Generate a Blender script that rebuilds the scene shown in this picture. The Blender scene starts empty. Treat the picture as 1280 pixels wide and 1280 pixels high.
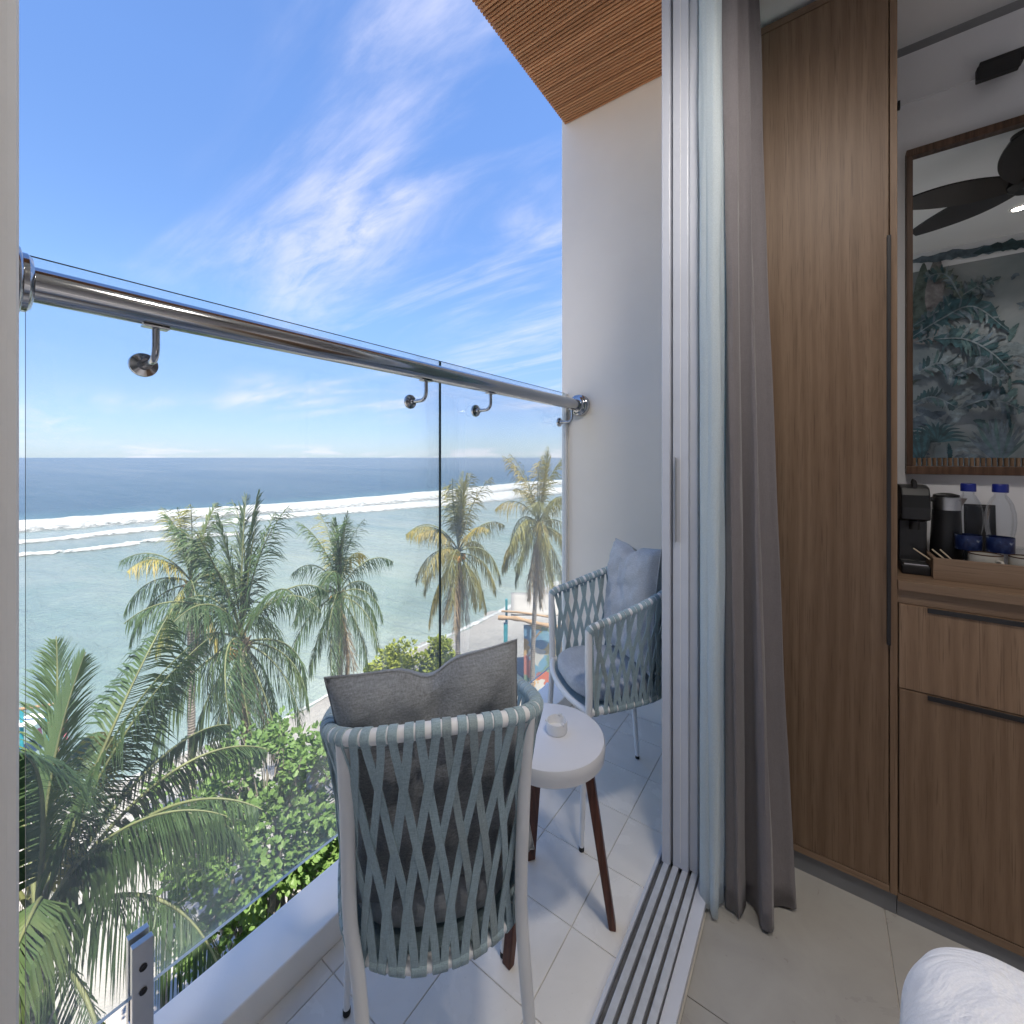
import bpy, bmesh, math, random
from mathutils import Vector, Matrix, noise as mnoise
R = math.radians
SC = bpy.context.scene
COL = SC.collection

# ------------------------------------------------------------------ camera
TH = R(35.4); FPX = 534.0; EYE = 1.25
cam_d = bpy.data.cameras.new('camera')
cam = bpy.data.objects.new('camera', cam_d); COL.objects.link(cam)
cam.location = (0, 0, EYE); cam.rotation_euler = (R(90), 0, TH)
cam_d.sensor_fit = 'HORIZONTAL'; cam_d.sensor_width = 36; cam_d.lens = 36 * FPX / 1280
cam_d.shift_y = -68 / 1280; cam_d.clip_start = 0.02; cam_d.clip_end = 80000
SC.camera = cam

# ------------------------------------------------------------------ light
SUN_EL, SUN_AZ = R(64), R(104)          # azimuth from +Y towards +X
EXPOSURE = 2.48
SKY_STRENGTH = 0.05
sun_d = bpy.data.lights.new('sun', 'SUN'); sun_d.energy = 2.45; sun_d.angle = R(0.5); sun_d.color = (1, .91, .76)
sun = bpy.data.objects.new('sun', sun_d); COL.objects.link(sun)
to_sun = Vector((math.sin(SUN_AZ) * math.cos(SUN_EL), math.cos(SUN_AZ) * math.cos(SUN_EL), math.sin(SUN_EL)))
sun.rotation_euler = (-to_sun).to_track_quat('-Z', 'Y').to_euler(); sun.location = to_sun * 60

W = bpy.data.worlds.new('World'); SC.world = W; W.use_nodes = True
nt = W.node_tree; N = nt.nodes; N.clear(); L = nt.links.new
def nd(t, **k):
    n = N.new(t)
    for a, b in k.items(): setattr(n, a, b)
    return n
def mth(op, a, b=None, clamp=False):
    n = nd('ShaderNodeMath', operation=op, use_clamp=clamp)
    for i, v in enumerate((a, b)):
        if v is None: continue
        if isinstance(v, (int, float)): n.inputs[i].default_value = v
        else: L(v, n.inputs[i])
    return n.outputs[0]
def sstep(v, a, b):
    n = nd('ShaderNodeMapRange', interpolation_type='SMOOTHSTEP')
    L(v, n.inputs[0]); n.inputs[1].default_value = a; n.inputs[2].default_value = b
    return n.outputs[0]
sky = nd('ShaderNodeTexSky', sky_type='NISHITA', sun_disc=False, sun_elevation=SUN_EL, sun_rotation=SUN_AZ,
         air_density=1.0, dust_density=0.15, ozone_density=3.2, altitude=0)
tc = nd('ShaderNodeTexCoord'); sx = nd('ShaderNodeSeparateXYZ'); L(tc.outputs['Generated'], sx.inputs[0])
zz = mth('MAXIMUM', sx.outputs[2], 0.0)
den = mth('ADD', zz, 0.10)
pv = nd('ShaderNodeCombineXYZ'); L(mth('DIVIDE', sx.outputs[0], den), pv.inputs[0]); L(mth('DIVIDE', sx.outputs[1], den), pv.inputs[1])
def cloud_noise(rot, scale, loc, nscale, detail, rough, dist):
    m = nd('ShaderNodeMapping'); m.inputs['Rotation'].default_value = (0, 0, rot); m.inputs['Scale'].default_value = scale
    m.inputs['Location'].default_value = loc; L(pv.outputs[0], m.inputs[0])
    n = nd('ShaderNodeTexNoise', noise_dimensions='3D'); L(m.outputs[0], n.inputs['Vector'])
    n.inputs['Scale'].default_value = nscale; n.inputs['Detail'].default_value = detail
    n.inputs['Roughness'].default_value = rough; n.inputs['Distortion'].default_value = dist
    return n.outputs[0]
streak = cloud_noise(R(26), (0.34, 1.35, 1), (3.1, 0.4, 0), 1.7, 9, .58, .7)
patch = cloud_noise(R(26), (0.55, 0.8, 1), (7.01, 14.47, 6.9), 0.62, 4, .5, .4)
fine = cloud_noise(R(26), (0.8, 2.2, 1), (8, 2, 4), 4.0, 8, .62, .5)
cl = mth('MULTIPLY', sstep(streak, .37, .76), sstep(patch, .43, .64))
cl = mth('MULTIPLY', cl, sstep(fine, .14, .62))
# low cumulus along the horizon
hz_m = nd('ShaderNodeMapping'); hz_m.inputs['Scale'].default_value = (9, 9, 60); L(tc.outputs['Generated'], hz_m.inputs[0])
hz_n = nd('ShaderNodeTexNoise'); L(hz_m.outputs[0], hz_n.inputs['Vector']); hz_n.inputs['Scale'].default_value = 1.0
hz_n.inputs['Detail'].default_value = 5; hz_n.inputs['Roughness'].default_value = .5
low = mth('MULTIPLY', sstep(hz_n.outputs[0], .50, .62), mth('MULTIPLY', sstep(sx.outputs[2], .034, .008), sstep(sx.outputs[2], -.02, -.005)))
cl_all = mth('MAXIMUM', mth('MULTIPLY', cl, .8), mth('MULTIPLY', low, .6), clamp=True)
ccol = nd('ShaderNodeRGB'); ccol.outputs[0].default_value = (4.2, 4.05, 4.6, 1)
# broad thin veil that pales the blue a little towards the horizon (clear tropical air)
mixc = nd('ShaderNodeMix', data_type='RGBA'); L(cl_all, mixc.inputs[0]); 
tint = nd('ShaderNodeValToRGB'); te = tint.color_ramp.elements     # clear tropical air: bluer overhead, no yellow rim
for i_, (p_, c_) in enumerate(((0, (.34, .43, .66)), (.035, (.40, .45, .63)), (.12, (.53, .54, .70)), (.3, (.73, .80, .91)), (.6, (.83, .95, 1.13)))):
    if i_ > 1: te.new(p_)
    te[i_].position = p_; te[i_].color = c_ + (1,)
L(zz, tint.inputs[0])
graded = nd('ShaderNodeMix', data_type='RGBA', blend_type='MULTIPLY'); graded.inputs[0].default_value = 1; L(sky.outputs[0], graded.inputs[6]); L(tint.outputs[0], graded.inputs[7])
L(graded.outputs[2], mixc.inputs[6]); L(ccol.outputs[0], mixc.inputs[7])
bg = nd('ShaderNodeBackground'); bg.inputs[1].default_value = SKY_STRENGTH; L(mixc.outputs[2], bg.inputs[0])
wo = nd('ShaderNodeOutputWorld'); L(bg.outputs[0], wo.inputs[0])

vs = SC.view_settings
vs.view_transform = 'Standard'; vs.look = 'None'; vs.gamma = 1; vs.exposure = EXPOSURE; vs.use_curve_mapping = False
SC.render.engine = 'CYCLES'
cy = SC.cycles
cy.use_denoising = True
try: cy.denoiser = 'OPENIMAGEDENOISE'
except Exception: pass
cy.max_bounces = 12; cy.diffuse_bounces = 8; cy.glossy_bounces = 5; cy.transmission_bounces = 8; cy.transparent_max_bounces = 24
cy.caustics_reflective = False; cy.caustics_refractive = False
cy.sample_clamp_indirect = 6

# ------------------------------------------------------------------ helpers
def at(px, py, zf):
    """a point seen at photo pixel (px,py), zf metres ahead of the lens"""
    xr = (px - 640) / FPX * zf
    c, s = math.cos(TH), math.sin(TH)
    return Vector((c * xr - s * zf, s * xr + c * zf, EYE - (py - 572) / FPX * zf))
def at_z(px, py, z):
    return at(px, py, (EYE - z) * FPX / (py - 572))

class MB:
    def __init__(s): s.v = []; s.f = []; s.m = []; s.sm = []
    def add(s, vs_, fs, mi=0, smooth=False):
        o = len(s.v); s.v += [tuple(p) for p in vs_]
        for f in fs: s.f.append(tuple(i + o for i in f)); s.m.append(mi); s.sm.append(smooth)
        return s
    def box(s, x0, x1, y0, y1, z0, z1, mi=0):
        v = [(x, y, z) for z in (z0, z1) for y in (y0, y1) for x in (x0, x1)]
        return s.add(v, [(0, 2, 3, 1), (4, 5, 7, 6), (0, 1, 5, 4), (2, 6, 7, 3), (0, 4, 6, 2), (1, 3, 7, 5)], mi)
    def tube(s, pts, rad, seg=12, mi=0, cap=True, flat=None, up=None):
        pts = [Vector(p) for p in pts]; n = len(pts)
        rr = rad if isinstance(rad, (list, tuple)) else [rad] * n
        vs_ = []; prev = None
        for i, p in enumerate(pts):
            t = (pts[min(i + 1, n - 1)] - pts[max(i - 1, 0)])
            t = t.normalized() if t.length > 1e-9 else Vector((0, 0, 1))
            if prev is None:
                a = Vector(up) if up else (Vector((0, 0, 1)) if abs(t.z) < .9 else Vector((1, 0, 0)))
            else: a = prev
            u = a - t * a.dot(t)
            u = u.normalized() if u.length > 1e-6 else t.orthogonal().normalized()
            prev = u; w = t.cross(u)
            for k in range(seg):
                q = 2 * math.pi * k / seg
                vs_.append(p + u * (math.cos(q) * rr[i]) + w * (math.sin(q) * rr[i] * (flat or 1)))
        fs = [(i * seg + k, i * seg + (k + 1) % seg, (i + 1) * seg + (k + 1) % seg, (i + 1) * seg + k) for i in range(n - 1) for k in range(seg)]
        s.add(vs_, fs, mi, True)
        if cap:
            o = len(s.v) - len(vs_)
            s.f += [tuple(o + k for k in reversed(range(seg))), tuple(o + (n - 1) * seg + k for k in range(seg))]
            s.m += [mi, mi]; s.sm += [False, False]
        return s
    def lathe(s, prof, c=(0, 0, 0), seg=32, mi=0, axis='z', smooth=True, cap=True):
        vs_ = []
        for r, z in prof:
            for k in range(seg):
                q = 2 * math.pi * k / seg; a, b = r * math.cos(q), r * math.sin(q)
                p = {'z': (a, b, z), 'x': (z, a, b), 'y': (b, z, a)}[axis]
                vs_.append((c[0] + p[0], c[1] + p[1], c[2] + p[2]))
        n = len(prof)
        fs = [(i * seg + k, i * seg + (k + 1) % seg, (i + 1) * seg + (k + 1) % seg, (i + 1) * seg + k) for i in range(n - 1) for k in range(seg)]
        if cap: fs += [tuple(reversed(range(seg))), tuple((n - 1) * seg + k for k in range(seg))]
        else: fs += [((n - 1) * seg + k, (n - 1) * seg + (k + 1) % seg, (k + 1) % seg, k) for k in range(seg)]
        return s.add(vs_, fs, mi, smooth)
    def mesh(s, name):
        me = bpy.data.meshes.new(name); me.from_pydata(s.v, [], s.f)
        me.polygons.foreach_set('material_index', s.m); me.polygons.foreach_set('use_smooth', s.sm); me.update()
        return me
    def build(s, name, mat, parent=None, bevel=0, seg=2, loc=None, subsurf=0):
        return link(name, s.mesh(name), mat, parent, bevel, seg, loc, subsurf)

def link(name, me, mat, parent=None, bevel=0, seg=2, loc=None, subsurf=0):
    if mat is not None:
        if len(me.materials): me.materials.clear()
        for m in (mat if isinstance(mat, (list, tuple)) else [mat]): me.materials.append(m)
    if any(p.use_smooth for p in me.polygons): me.set_sharp_from_angle(angle=R(42))
    o = bpy.data.objects.new(name, me); COL.objects.link(o)
    if parent: o.parent = parent
    if loc: o.location = loc
    if bevel:
        b = o.modifiers.new('bevel', 'BEVEL'); b.width = bevel; b.segments = seg; b.limit_method = 'ANGLE'; b.angle_limit = R(35)
    if subsurf:
        q = o.modifiers.new('sub', 'SUBSURF'); q.levels = subsurf; q.render_levels = subsurf
    return o
def again(o, parent=None, **k):
    c = o.copy(); COL.objects.link(c); c.parent = parent if parent else o.parent
    for a, b in k.items(): setattr(c, a, b)
    return c
def empty(name, loc=(0, 0, 0), rz=0):
    o = bpy.data.objects.new(name, None); COL.objects.link(o); o.location = loc; o.rotation_euler = (0, 0, rz); o.empty_display_size = .1
    return o
def tag(o, label, cat, group=None, kind=None):
    o['label'] = label; o['category'] = cat
    if group: o['group'] = group
    if kind: o['kind'] = kind
    return o
def struct(o): o['kind'] = 'structure'; return o
def box(name, x0, x1, y0, y1, z0, z1, mat, parent=None, bevel=0):
    return MB().box(x0, x1, y0, y1, z0, z1).build(name, mat, parent, bevel)
def spline(pts, n):
    P = [Vector(p) for p in pts]; P = [P[0] * 2 - P[1]] + P + [P[-1] * 2 - P[-2]]; m = len(P) - 3; out = []
    for i in range(n + 1):
        t = i / n * m; k = min(int(t), m - 1); t -= k; a, b, c, d = P[k:k + 4]
        out.append(.5 * ((2 * b) + (c - a) * t + (2 * a - 5 * b + 4 * c - d) * t * t + (3 * b - a - 3 * c + d) * t ** 3))
    return out
def resample(pts, n):
    acc = [0]
    for a, b in zip(pts, pts[1:]): acc.append(acc[-1] + (b - a).length)
    out = []; j = 0
    for i in range(n + 1):
        d = acc[-1] * i / n
        while j < len(acc) - 2 and acc[j + 1] < d: j += 1
        f = (d - acc[j]) / max(acc[j + 1] - acc[j], 1e-9); out.append(pts[j].lerp(pts[j + 1], min(max(f, 0), 1)))
    return out

# ------------------------------------------------------------------ materials
class Mat:
    def __init__(s, name):
        s.m = bpy.data.materials.new(name); s.m.use_nodes = True; s.t = s.m.node_tree; s.n = s.t.nodes
        s.p = s.n['Principled BSDF']; s.out = s.n['Material Output']
    def node(s, t, ins=None, **k):
        n = s.n.new(t)
        for a, b in k.items(): setattr(n, a, b)
        for a, b in (ins or {}).items(): s.set(n, a, b)
        return n
    def set(s, n, a, b):
        if isinstance(b, bpy.types.NodeSocket): s.t.links.new(b, n.inputs[a])
        else: n.inputs[a].default_value = b
    def pr(s, **k):
        names = dict(col='Base Color', rough='Roughness', metal='Metallic', normal='Normal', spec='Specular IOR Level', trans='Transmission Weight',
                     ior='IOR', alpha='Alpha', sheen='Sheen Weight', coat='Coat Weight', sub='Subsurface Weight', emis='Emission Color', estr='Emission Strength')
        for a, b in k.items():
            if a in ('col', 'emis') and isinstance(b, tuple) and len(b) == 3: b = b + (1,)
            s.set(s.p, names[a], b)
        return s
    def coord(s, scale=(1, 1, 1), kind='Object', rot=(0, 0, 0), loc=(0, 0, 0)):
        tc_ = s.node('ShaderNodeTexCoord')
        if kind == 'World':
            g = s.node('ShaderNodeNewGeometry'); src = g.outputs['Position']
        else: src = tc_.outputs[kind]
        m = s.node('ShaderNodeMapping'); s.t.links.new(src, m.inputs[0]); m.inputs['Scale'].default_value = scale
        m.inputs['Rotation'].default_value = rot; m.inputs['Location'].default_value = loc
        return m.outputs[0]
    def noise(s, vec, scale=5, detail=4, rough=.5, dist=0):
        n = s.node('ShaderNodeTexNoise', {'Vector': vec, 'Scale': scale, 'Detail': detail, 'Roughness': rough, 'Distortion': dist})
        return n.outputs[0]
    def ramp(s, fac, stops):
        r = s.node('ShaderNodeValToRGB'); e = r.color_ramp.elements
        while len(e) < len(stops): e.new(.5)
        for i, (p, c) in enumerate(stops): e[i].position = p; e[i].color = c if len(c) == 4 else tuple(c) + (1,)
        s.t.links.new(fac, r.inputs[0]); return r.outputs[0]
    def mix(s, fac, a, b, mode='MIX'):
        n = s.node('ShaderNodeMix', data_type='RGBA', blend_type=mode)
        for i, v in ((0, fac), (6, a), (7, b)):
            if isinstance(v, tuple) and len(v) == 3: v = v + (1,)
            s.set(n, i, v)
        return n.outputs[2]
    def mth(s, op, a, b=0.0, clamp=False):
        n = s.node('ShaderNodeMath', {0: a, 1: b}, operation=op, use_clamp=clamp); return n.outputs[0]
    def bump(s, h, strength=.3, dist=.01, normal=None):
        n = s.node('ShaderNodeBump', {'Height': h, 'Strength': strength, 'Distance': dist})
        if normal is not None: s.t.links.new(normal, n.inputs['Normal'])
        return n.outputs[0]
    def rand(s): return s.node('ShaderNodeObjectInfo').outputs['Random']

def plain(name, col, rough=.5, metal=0, var=.08, nscale=8, bump=0, bscale=60, kind='Object', **k):
    m = Mat(name); v = m.coord(kind=kind)
    n = m.noise(v, nscale, 5, .6)
    lo = tuple(c * (1 - var) for c in col); hi = tuple(min(1, c * (1 + var)) for c in col)
    m.pr(col=m.ramp(n, [(.3, lo), (.7, hi)]), rough=rough, metal=metal, **k)
    if bump: m.pr(normal=m.bump(m.noise(v, bscale, 6, .6), bump, .004))
    return m.m

def plaster(name, col, var=.035, bump=.12):
    m = Mat(name); v = m.coord(kind='World')
    n = m.noise(v, 1.6, 6, .6); n2 = m.noise(v, 180, 3, .6)
    c = m.ramp(n, [(.3, tuple(x * (1 - var) for x in col)), (.7, tuple(min(1, x * (1 + var)) for x in col))])
    m.pr(col=c, rough=.75, normal=m.bump(m.mth('ADD', m.mth('MULTIPLY', n2, .35), n), bump, .006), spec=.3)
    return m.m

def wood(name, dark, mid, light, axis='z', scale=1.0, rough=.5, vary=True):
    m = Mat(name)
    st = {'z': (1, 1, .055), 'x': (.055, 1, 1), 'y': (1, .055, 1)}[axis]
    off = m.node('ShaderNodeCombineXYZ', {0: m.mth('MULTIPLY', m.rand(), 11.0), 1: m.mth('MULTIPLY', m.rand(), 7.0), 2: m.mth('MULTIPLY', m.rand(), 5.0)}).outputs[0]
    base = m.coord(kind='World')
    ad = m.node('ShaderNodeVectorMath', {0: base, 1: off}, operation='ADD').outputs[0]
    mp = m.node('ShaderNodeMapping', {0: ad}); mp.inputs['Scale'].default_value = tuple(a * scale for a in st); v = mp.outputs[0]
    big = m.noise(v, 7, 4, .55, 1.1)
    rings = m.node('ShaderNodeTexWave', {'Vector': v, 'Scale': 9.0, 'Distortion': 9.0, 'Detail': 3.0, 'Detail Scale': 1.1, 'Detail Roughness': .6}, wave_type='BANDS', bands_direction='X' if axis != 'x' else 'Y').outputs[0]
    fib = m.noise(v, 150, 5, .65)
    mp2 = m.node('ShaderNodeMapping', {0: ad}); mp2.inputs['Scale'].default_value = tuple((a if a == 1 else .02) * scale for a in st)
    pores = m.noise(mp2.outputs[0], 420, 2, .5)
    f = m.mth('ADD', m.mth('MULTIPLY', rings, .20), m.mth('ADD', m.mth('MULTIPLY', big, .40), m.mth('MULTIPLY', fib, .42)))
    c = m.ramp(f, [(.28, dark), (.52, mid), (.76, light)])
    c = m.mix(m.ramp(pores, [(.30, (.75, .75, .75)), (.43, (0, 0, 0))]), c, tuple(x * .72 for x in dark))
    if vary:
        hv = m.mth('ADD', m.mth('MULTIPLY', m.rand(), .3), .85)
        c = m.mix(1.0, c, m.node('ShaderNodeCombineColor', {0: hv, 1: hv, 2: hv}).outputs[0], 'MULTIPLY')
    m.pr(col=c, rough=rough, normal=m.bump(m.mth('ADD', fib, m.mth('MULTIPLY', pores, .6)), .22, .0015), spec=.35)
    return m.m

M = {}
M['wall_out'] = plaster('white_render', (.95, .895, .815))
M['wall_room'] = plaster('room_paint', (.80, .80, .83))
M['ceiling'] = plaster('ceiling_paint', (.78, .78, .79))
M['parapet'] = plaster('parapet_paint', (.93, .89, .83))
M['white_metal'] = plain('white_powder_coat', (.82, .815, .81), .42, var=.03, bump=.03, bscale=300)
M['table_top'] = plain('white_table_lacquer', (.80, .80, .83), .22, var=.02)
M['ceramic'] = plain('white_ceramic', (.82, .81, .80), .18, var=.02)
M['table_leg'] = wood('stained_leg_wood', (.045, .014, .008), (.085, .028, .016), (.13, .045, .026), 'z', 2.2, .4)
M['slat'] = wood('soffit_slat_wood', (.40, .18, .08), (.55, .27, .13), (.66, .36, .19), 'x', 1.2, .55)
M['soffit_dark'] = plain('dark_soffit_backing', (.018, .013, .011), .9)
M['oak'] = wood('grey_oak_veneer', (.165, .10, .06), (.212, .134, .084), (.265, .174, .113), 'z', 1.0, .48)
M['oak_h'] = wood('grey_oak_veneer_horizontal', (.19, .12, .076), (.228, .15, .098), (.268, .182, .122), 'x', 1.0, .48)
M['frame_wood'] = wood('dark_frame_wood', (.05, .025, .014), (.095, .05, .03), (.14, .078, .05), 'z', 1.6, .45)
M['gap'] = plain('black_gap', (.008, .007, .006), .8)
M['black'] = plain('black_plastic', (.012, .012, .014), .38, var=.2)
M['black_matte'] = plain('matt_black_metal', (.016, .015, .017), .55, var=.2)
M['plinth'] = plain('grey_plinth_laminate', (.20, .205, .22), .5, var=.05)
M['steel'] = plain('polished_steel', (.44, .44, .45), .12, 1, var=.05)
M['steel_satin'] = plain('satin_steel', (.50, .50, .51), .3, 1, var=.08)
M['alu'] = plain('white_aluminium_frame', (.60, .62, .68), .38, var=.03)
M['track'] = plain('track_aluminium', (.62, .64, .68), .38, .3, var=.12, nscale=30)
M['rubber'] = plain('black_rubber', (.012, .012, .012), .7)
M['linen'] = None

def fabric(name, col, weave=420, var=.22, rough=.95, streak=True):
    m = Mat(name); v = m.coord(kind='Object')
    a = m.noise(m.coord((1, 1, .12)), weave, 3, .7); b = m.noise(m.coord((.12, 1, 1)), weave, 3, .7); big = m.noise(v, 14, 4, .6)
    f = m.mth('ADD', m.mth('MULTIPLY', a, .4), m.mth('ADD', m.mth('MULTIPLY', b, .4), m.mth('MULTIPLY', big, .2)))
    c = m.ramp(f, [(.36, tuple(x * (1 - var) for x in col)), (.64, tuple(min(1, x * (1 + var)) for x in col))])
    m.pr(col=c, rough=rough, sheen=.25, normal=m.bump(m.mth('ADD', a, b), .35, .0012), spec=.2)
    return m.m
M['pillow_dark'] = fabric('charcoal_melange', (.26, .272, .285), 360, .4)
M['pillow_light'] = fabric('grey_blue_melange', (.47, .49, .52), 360, .22)
M['seat'] = fabric('grey_seat_fabric', (.44, .46, .49), 360, .22)
M['strap'] = fabric('teal_grey_strap', (.34, .44, .475), 700, .28)
M['strap_rim'] = fabric('green_grey_strap', (.31, .375, .385), 700, .28)
M['curtain'] = fabric('mauve_grey_curtain', (.20, .182, .19), 500, .1)
M['bedding'] = fabric('white_cotton', (.80, .80, .83), 500, .03)

_b = Mat('white_cotton_cover'); _v = _b.coord(kind='Object'); _n = _b.noise(_b.coord((1, 1, .5)), 9, 5, .55, .8)
_b.pr(col=_b.ramp(_b.noise(_v, 500, 2, .6), [(.3, (.70, .70, .73)), (.7, (.78, .78, .81))]), rough=.95, sheen=.2, normal=_b.bump(_n, .9, .03), spec=.2); M['bedding'] = _b.m
def tile_mat(name, lo, hi, rough):
    m = Mat(name)
    off = m.node('ShaderNodeCombineXYZ', {0: m.mth('MULTIPLY', m.rand(), 31.0), 1: m.mth('MULTIPLY', m.rand(), 17.0)}).outputs[0]
    v = m.node('ShaderNodeVectorMath', {0: m.coord(kind='World'), 1: off}, operation='ADD').outputs[0]
    n = m.noise(v, 5, 6, .62, .6); sp = m.noise(v, 90, 3, .6)
    c = m.ramp(n, [(.3, lo), (.72, hi)])
    c = m.mix(m.ramp(sp, [(.66, (0, 0, 0)), (.74, (.35, .35, .35))]), c, tuple(x * .7 for x in lo))
    m.pr(col=c, rough=m.ramp(n, [(.3, (rough - .06,) * 3), (.7, (rough + .1,) * 3)]), normal=m.bump(n, .05, .004), spec=.4)
    return m.m
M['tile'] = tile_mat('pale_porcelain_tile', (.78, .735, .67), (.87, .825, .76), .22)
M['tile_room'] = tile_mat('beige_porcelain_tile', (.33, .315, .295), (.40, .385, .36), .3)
M['grout'] = plain('grey_grout', (.64, .60, .55), .9)

def glass(name, tint, film=0.0, rough=.0):
    m = Mat(name); m.n.remove(m.p)
    fr = m.node('ShaderNodeFresnel', {'IOR': 1.45}).outputs[0]
    tr = m.node('ShaderNodeBsdfTransparent', {0: tint + (1,)}).outputs[0]
    gl = m.node('ShaderNodeBsdfGlossy', {'Color': (1, 1, 1, 1), 'Roughness': rough}).outputs[0]
    mx = m.node('ShaderNodeMixShader', {0: m.mth('MULTIPLY', fr, .25), 1: tr, 2: gl}).outputs[0]
    if film:                                # dusty film that gives the pane its milky veil
        v = m.coord((1, 1, .35), 'World'); n = m.noise(v, 3.0, 6, .65, .4)
        d = m.node('ShaderNodeBsdfDiffuse', {0: (.85, .86, .87, 1)}).outputs[0]; t = m.node('ShaderNodeBsdfTranslucent', {0: (.85, .86, .87, 1)}).outputs[0]
        dt = m.node('ShaderNodeMixShader', {0: .5, 1: d, 2: t}).outputs[0]
        mx = m.node('ShaderNodeMixShader', {0: m.mth('MULTIPLY', m.mth('ADD', m.mth('MULTIPLY', n, .9), .55), film), 1: mx, 2: dt}).outputs[0]
    m.t.links.new(mx, m.out.inputs[0]); return m.m
M['glass'] = glass('clear_balustrade_glass', (.975, .992, .985), .06)
M['door_glass'] = glass('door_glass', (.93, .98, .97))
M['glass_edge'] = plain('glass_edge_green', (.012, .035, .035), .5, var=.1, spec=.1)
M['glass_edge_pale'] = plain('polished_glass_edge', (.80, .84, .83), .35, var=.04)

def sheer(name):
    m = Mat(name); m.n.remove(m.p)
    v = m.coord(kind='Object'); n = m.noise(v, 300, 2, .5)
    df = m.node('ShaderNodeBsdfDiffuse', {0: (.86, .90, .91, 1)}).outputs[0]
    tl = m.node('ShaderNodeBsdfTranslucent', {0: (.86, .92, .94, 1)}).outputs[0]
    tr = m.node('ShaderNodeBsdfTransparent').outputs[0]
    a = m.node('ShaderNodeMixShader', {0: .55, 1: df, 2: tl}).outputs[0]
    b = m.node('ShaderNodeMixShader', {0: m.mth('ADD', m.mth('MULTIPLY', n, .2), .12), 1: a, 2: tr}).outputs[0]
    m.t.links.new(b, m.out.inputs[0]); return m.m
M['sheer'] = sheer('white_voile')

# ------------------------------------------------------------------ terrain, sea
SEA = -11.0
shore_px = [(-420, 1060), (-60, 1012), (130, 985), (240, 940), (330, 912), (400, 876), (455, 842), (520, 812), (560, 796), (620, 768), (700, 728), (760, 700), (840, 664), (960, 628)]
shore = [at_z(x, y, SEA) for x, y in shore_px]
def seg_dist(p, line):
    best = 1e9; sgn = 1
    for a, b in zip(line, line[1:]):
        ax, ay, bx, by = a.x, a.y, b.x, b.y; dx, dy = bx - ax, by - ay
        t = max(0, min(1, ((p[0] - ax) * dx + (p[1] - ay) * dy) / (dx * dx + dy * dy + 1e-9)))
        qx, qy = p[0] - ax - t * dx, p[1] - ay - t * dy; d = math.hypot(qx, qy)
        if d < best - 1e-6: best = d; sgn = 1 if dx * qy - dy * qx > 0 else -1      # + on the seaward side
    return best * sgn
brk_px = [(-300, 676), (25, 658), (200, 645), (420, 630), (560, 617), (640, 608), (705, 602.5), (800, 597), (1000, 590)]
brk = [at_z(x, y, SEA) for x, y in brk_px]
second_px = [(-300, 700), (25, 678), (160, 664), (250, 656), (400, 641), (560, 628), (650, 617), (760, 608)]
third_px = [(-200, 716), (25, 694), (90, 689), (150, 682), (215, 673), (300, 667)]

def ground_mesh():
    mb = MB(); xs = []; x = 40.0
    while x > -140: xs.append(x); x -= 0.55 if x > -32 and x < 3 else 4.0
    ys = []; y = -60.0
    while y < 240: ys.append(y); y += 0.6 if -6 < y < 34 else 5.0
    vs_ = []
    for yy in ys:
        for xx in xs:
            d = seg_dist((xx, yy), shore)          # >0 sea
            if d < 0: z = SEA + min(.085 * -d, .75) + .0
            else: z = SEA - .05 * d
            z += .07 * mnoise.noise(Vector((xx * .5, yy * .5, 0))) + .03 * mnoise.noise(Vector((xx * 1.7, yy * 1.7, 3)))
            vs_.append((xx, yy, z))
    n = len(xs)
    mb.add(vs_, [(j * n + i, (j + 1) * n + i, (j + 1) * n + i + 1, j * n + i + 1)[::-1] for j in range(len(ys) - 1) for i in range(n - 1)], 0, True)
    return mb
def sand_mat():
    m = Mat('coral_sand'); v = m.coord(kind='World')
    a = m.noise(v, .5, 6, .6); b = m.noise(v, 6, 5, .65); g = m.noise(v, 60, 3, .6); litter = m.noise(v, 11, 6, .72)
    c = m.ramp(a, [(.3, (.30, .285, .27)), (.7, (.41, .39, .365))])
    c = m.mix(m.ramp(litter, [(.62, (0, 0, 0)), (.7, (.55, .55, .55))]), c, (.17, .145, .12))
    hp_ = at(640, 860, 22.0)
    dd = m.node('ShaderNodeVectorMath', {0: v, 1: (hp_.x, hp_.y, SEA)}, operation='DISTANCE').outputs[1]
    gv = m.node('ShaderNodeMapRange', {0: m.mth('ADD', dd, m.mth('MULTIPLY', a, 6.0)), 1: 17.0, 2: 9.0}).outputs[0]
    c = m.mix(gv, c, m.ramp(b, [(.35, (.13, .13, .13)), (.65, (.25, .245, .24))]))       # coarse grey coral gravel round the hut
    wet = m.node('ShaderNodeSeparateXYZ', {0: v}).outputs[2]
    wf = m.node('ShaderNodeMapRange', {0: wet, 1: SEA + .16, 2: SEA + .02}).outputs[0]
    c = m.mix(wf, c, m.mix(.5, c, (.22, .2, .18), 'MIX'))
    h = m.mth('ADD', m.mth('MULTIPLY', b, 1.0), m.mth('MULTIPLY', g, .25))
    m.pr(col=c, rough=m.mth('SUBTRACT', .92, m.mth('MULTIPLY', wf, .45)), normal=m.bump(h, .55, .12))
    return m.m
ground = struct(ground_mesh().build('beach_ground', sand_mat()))

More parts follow.
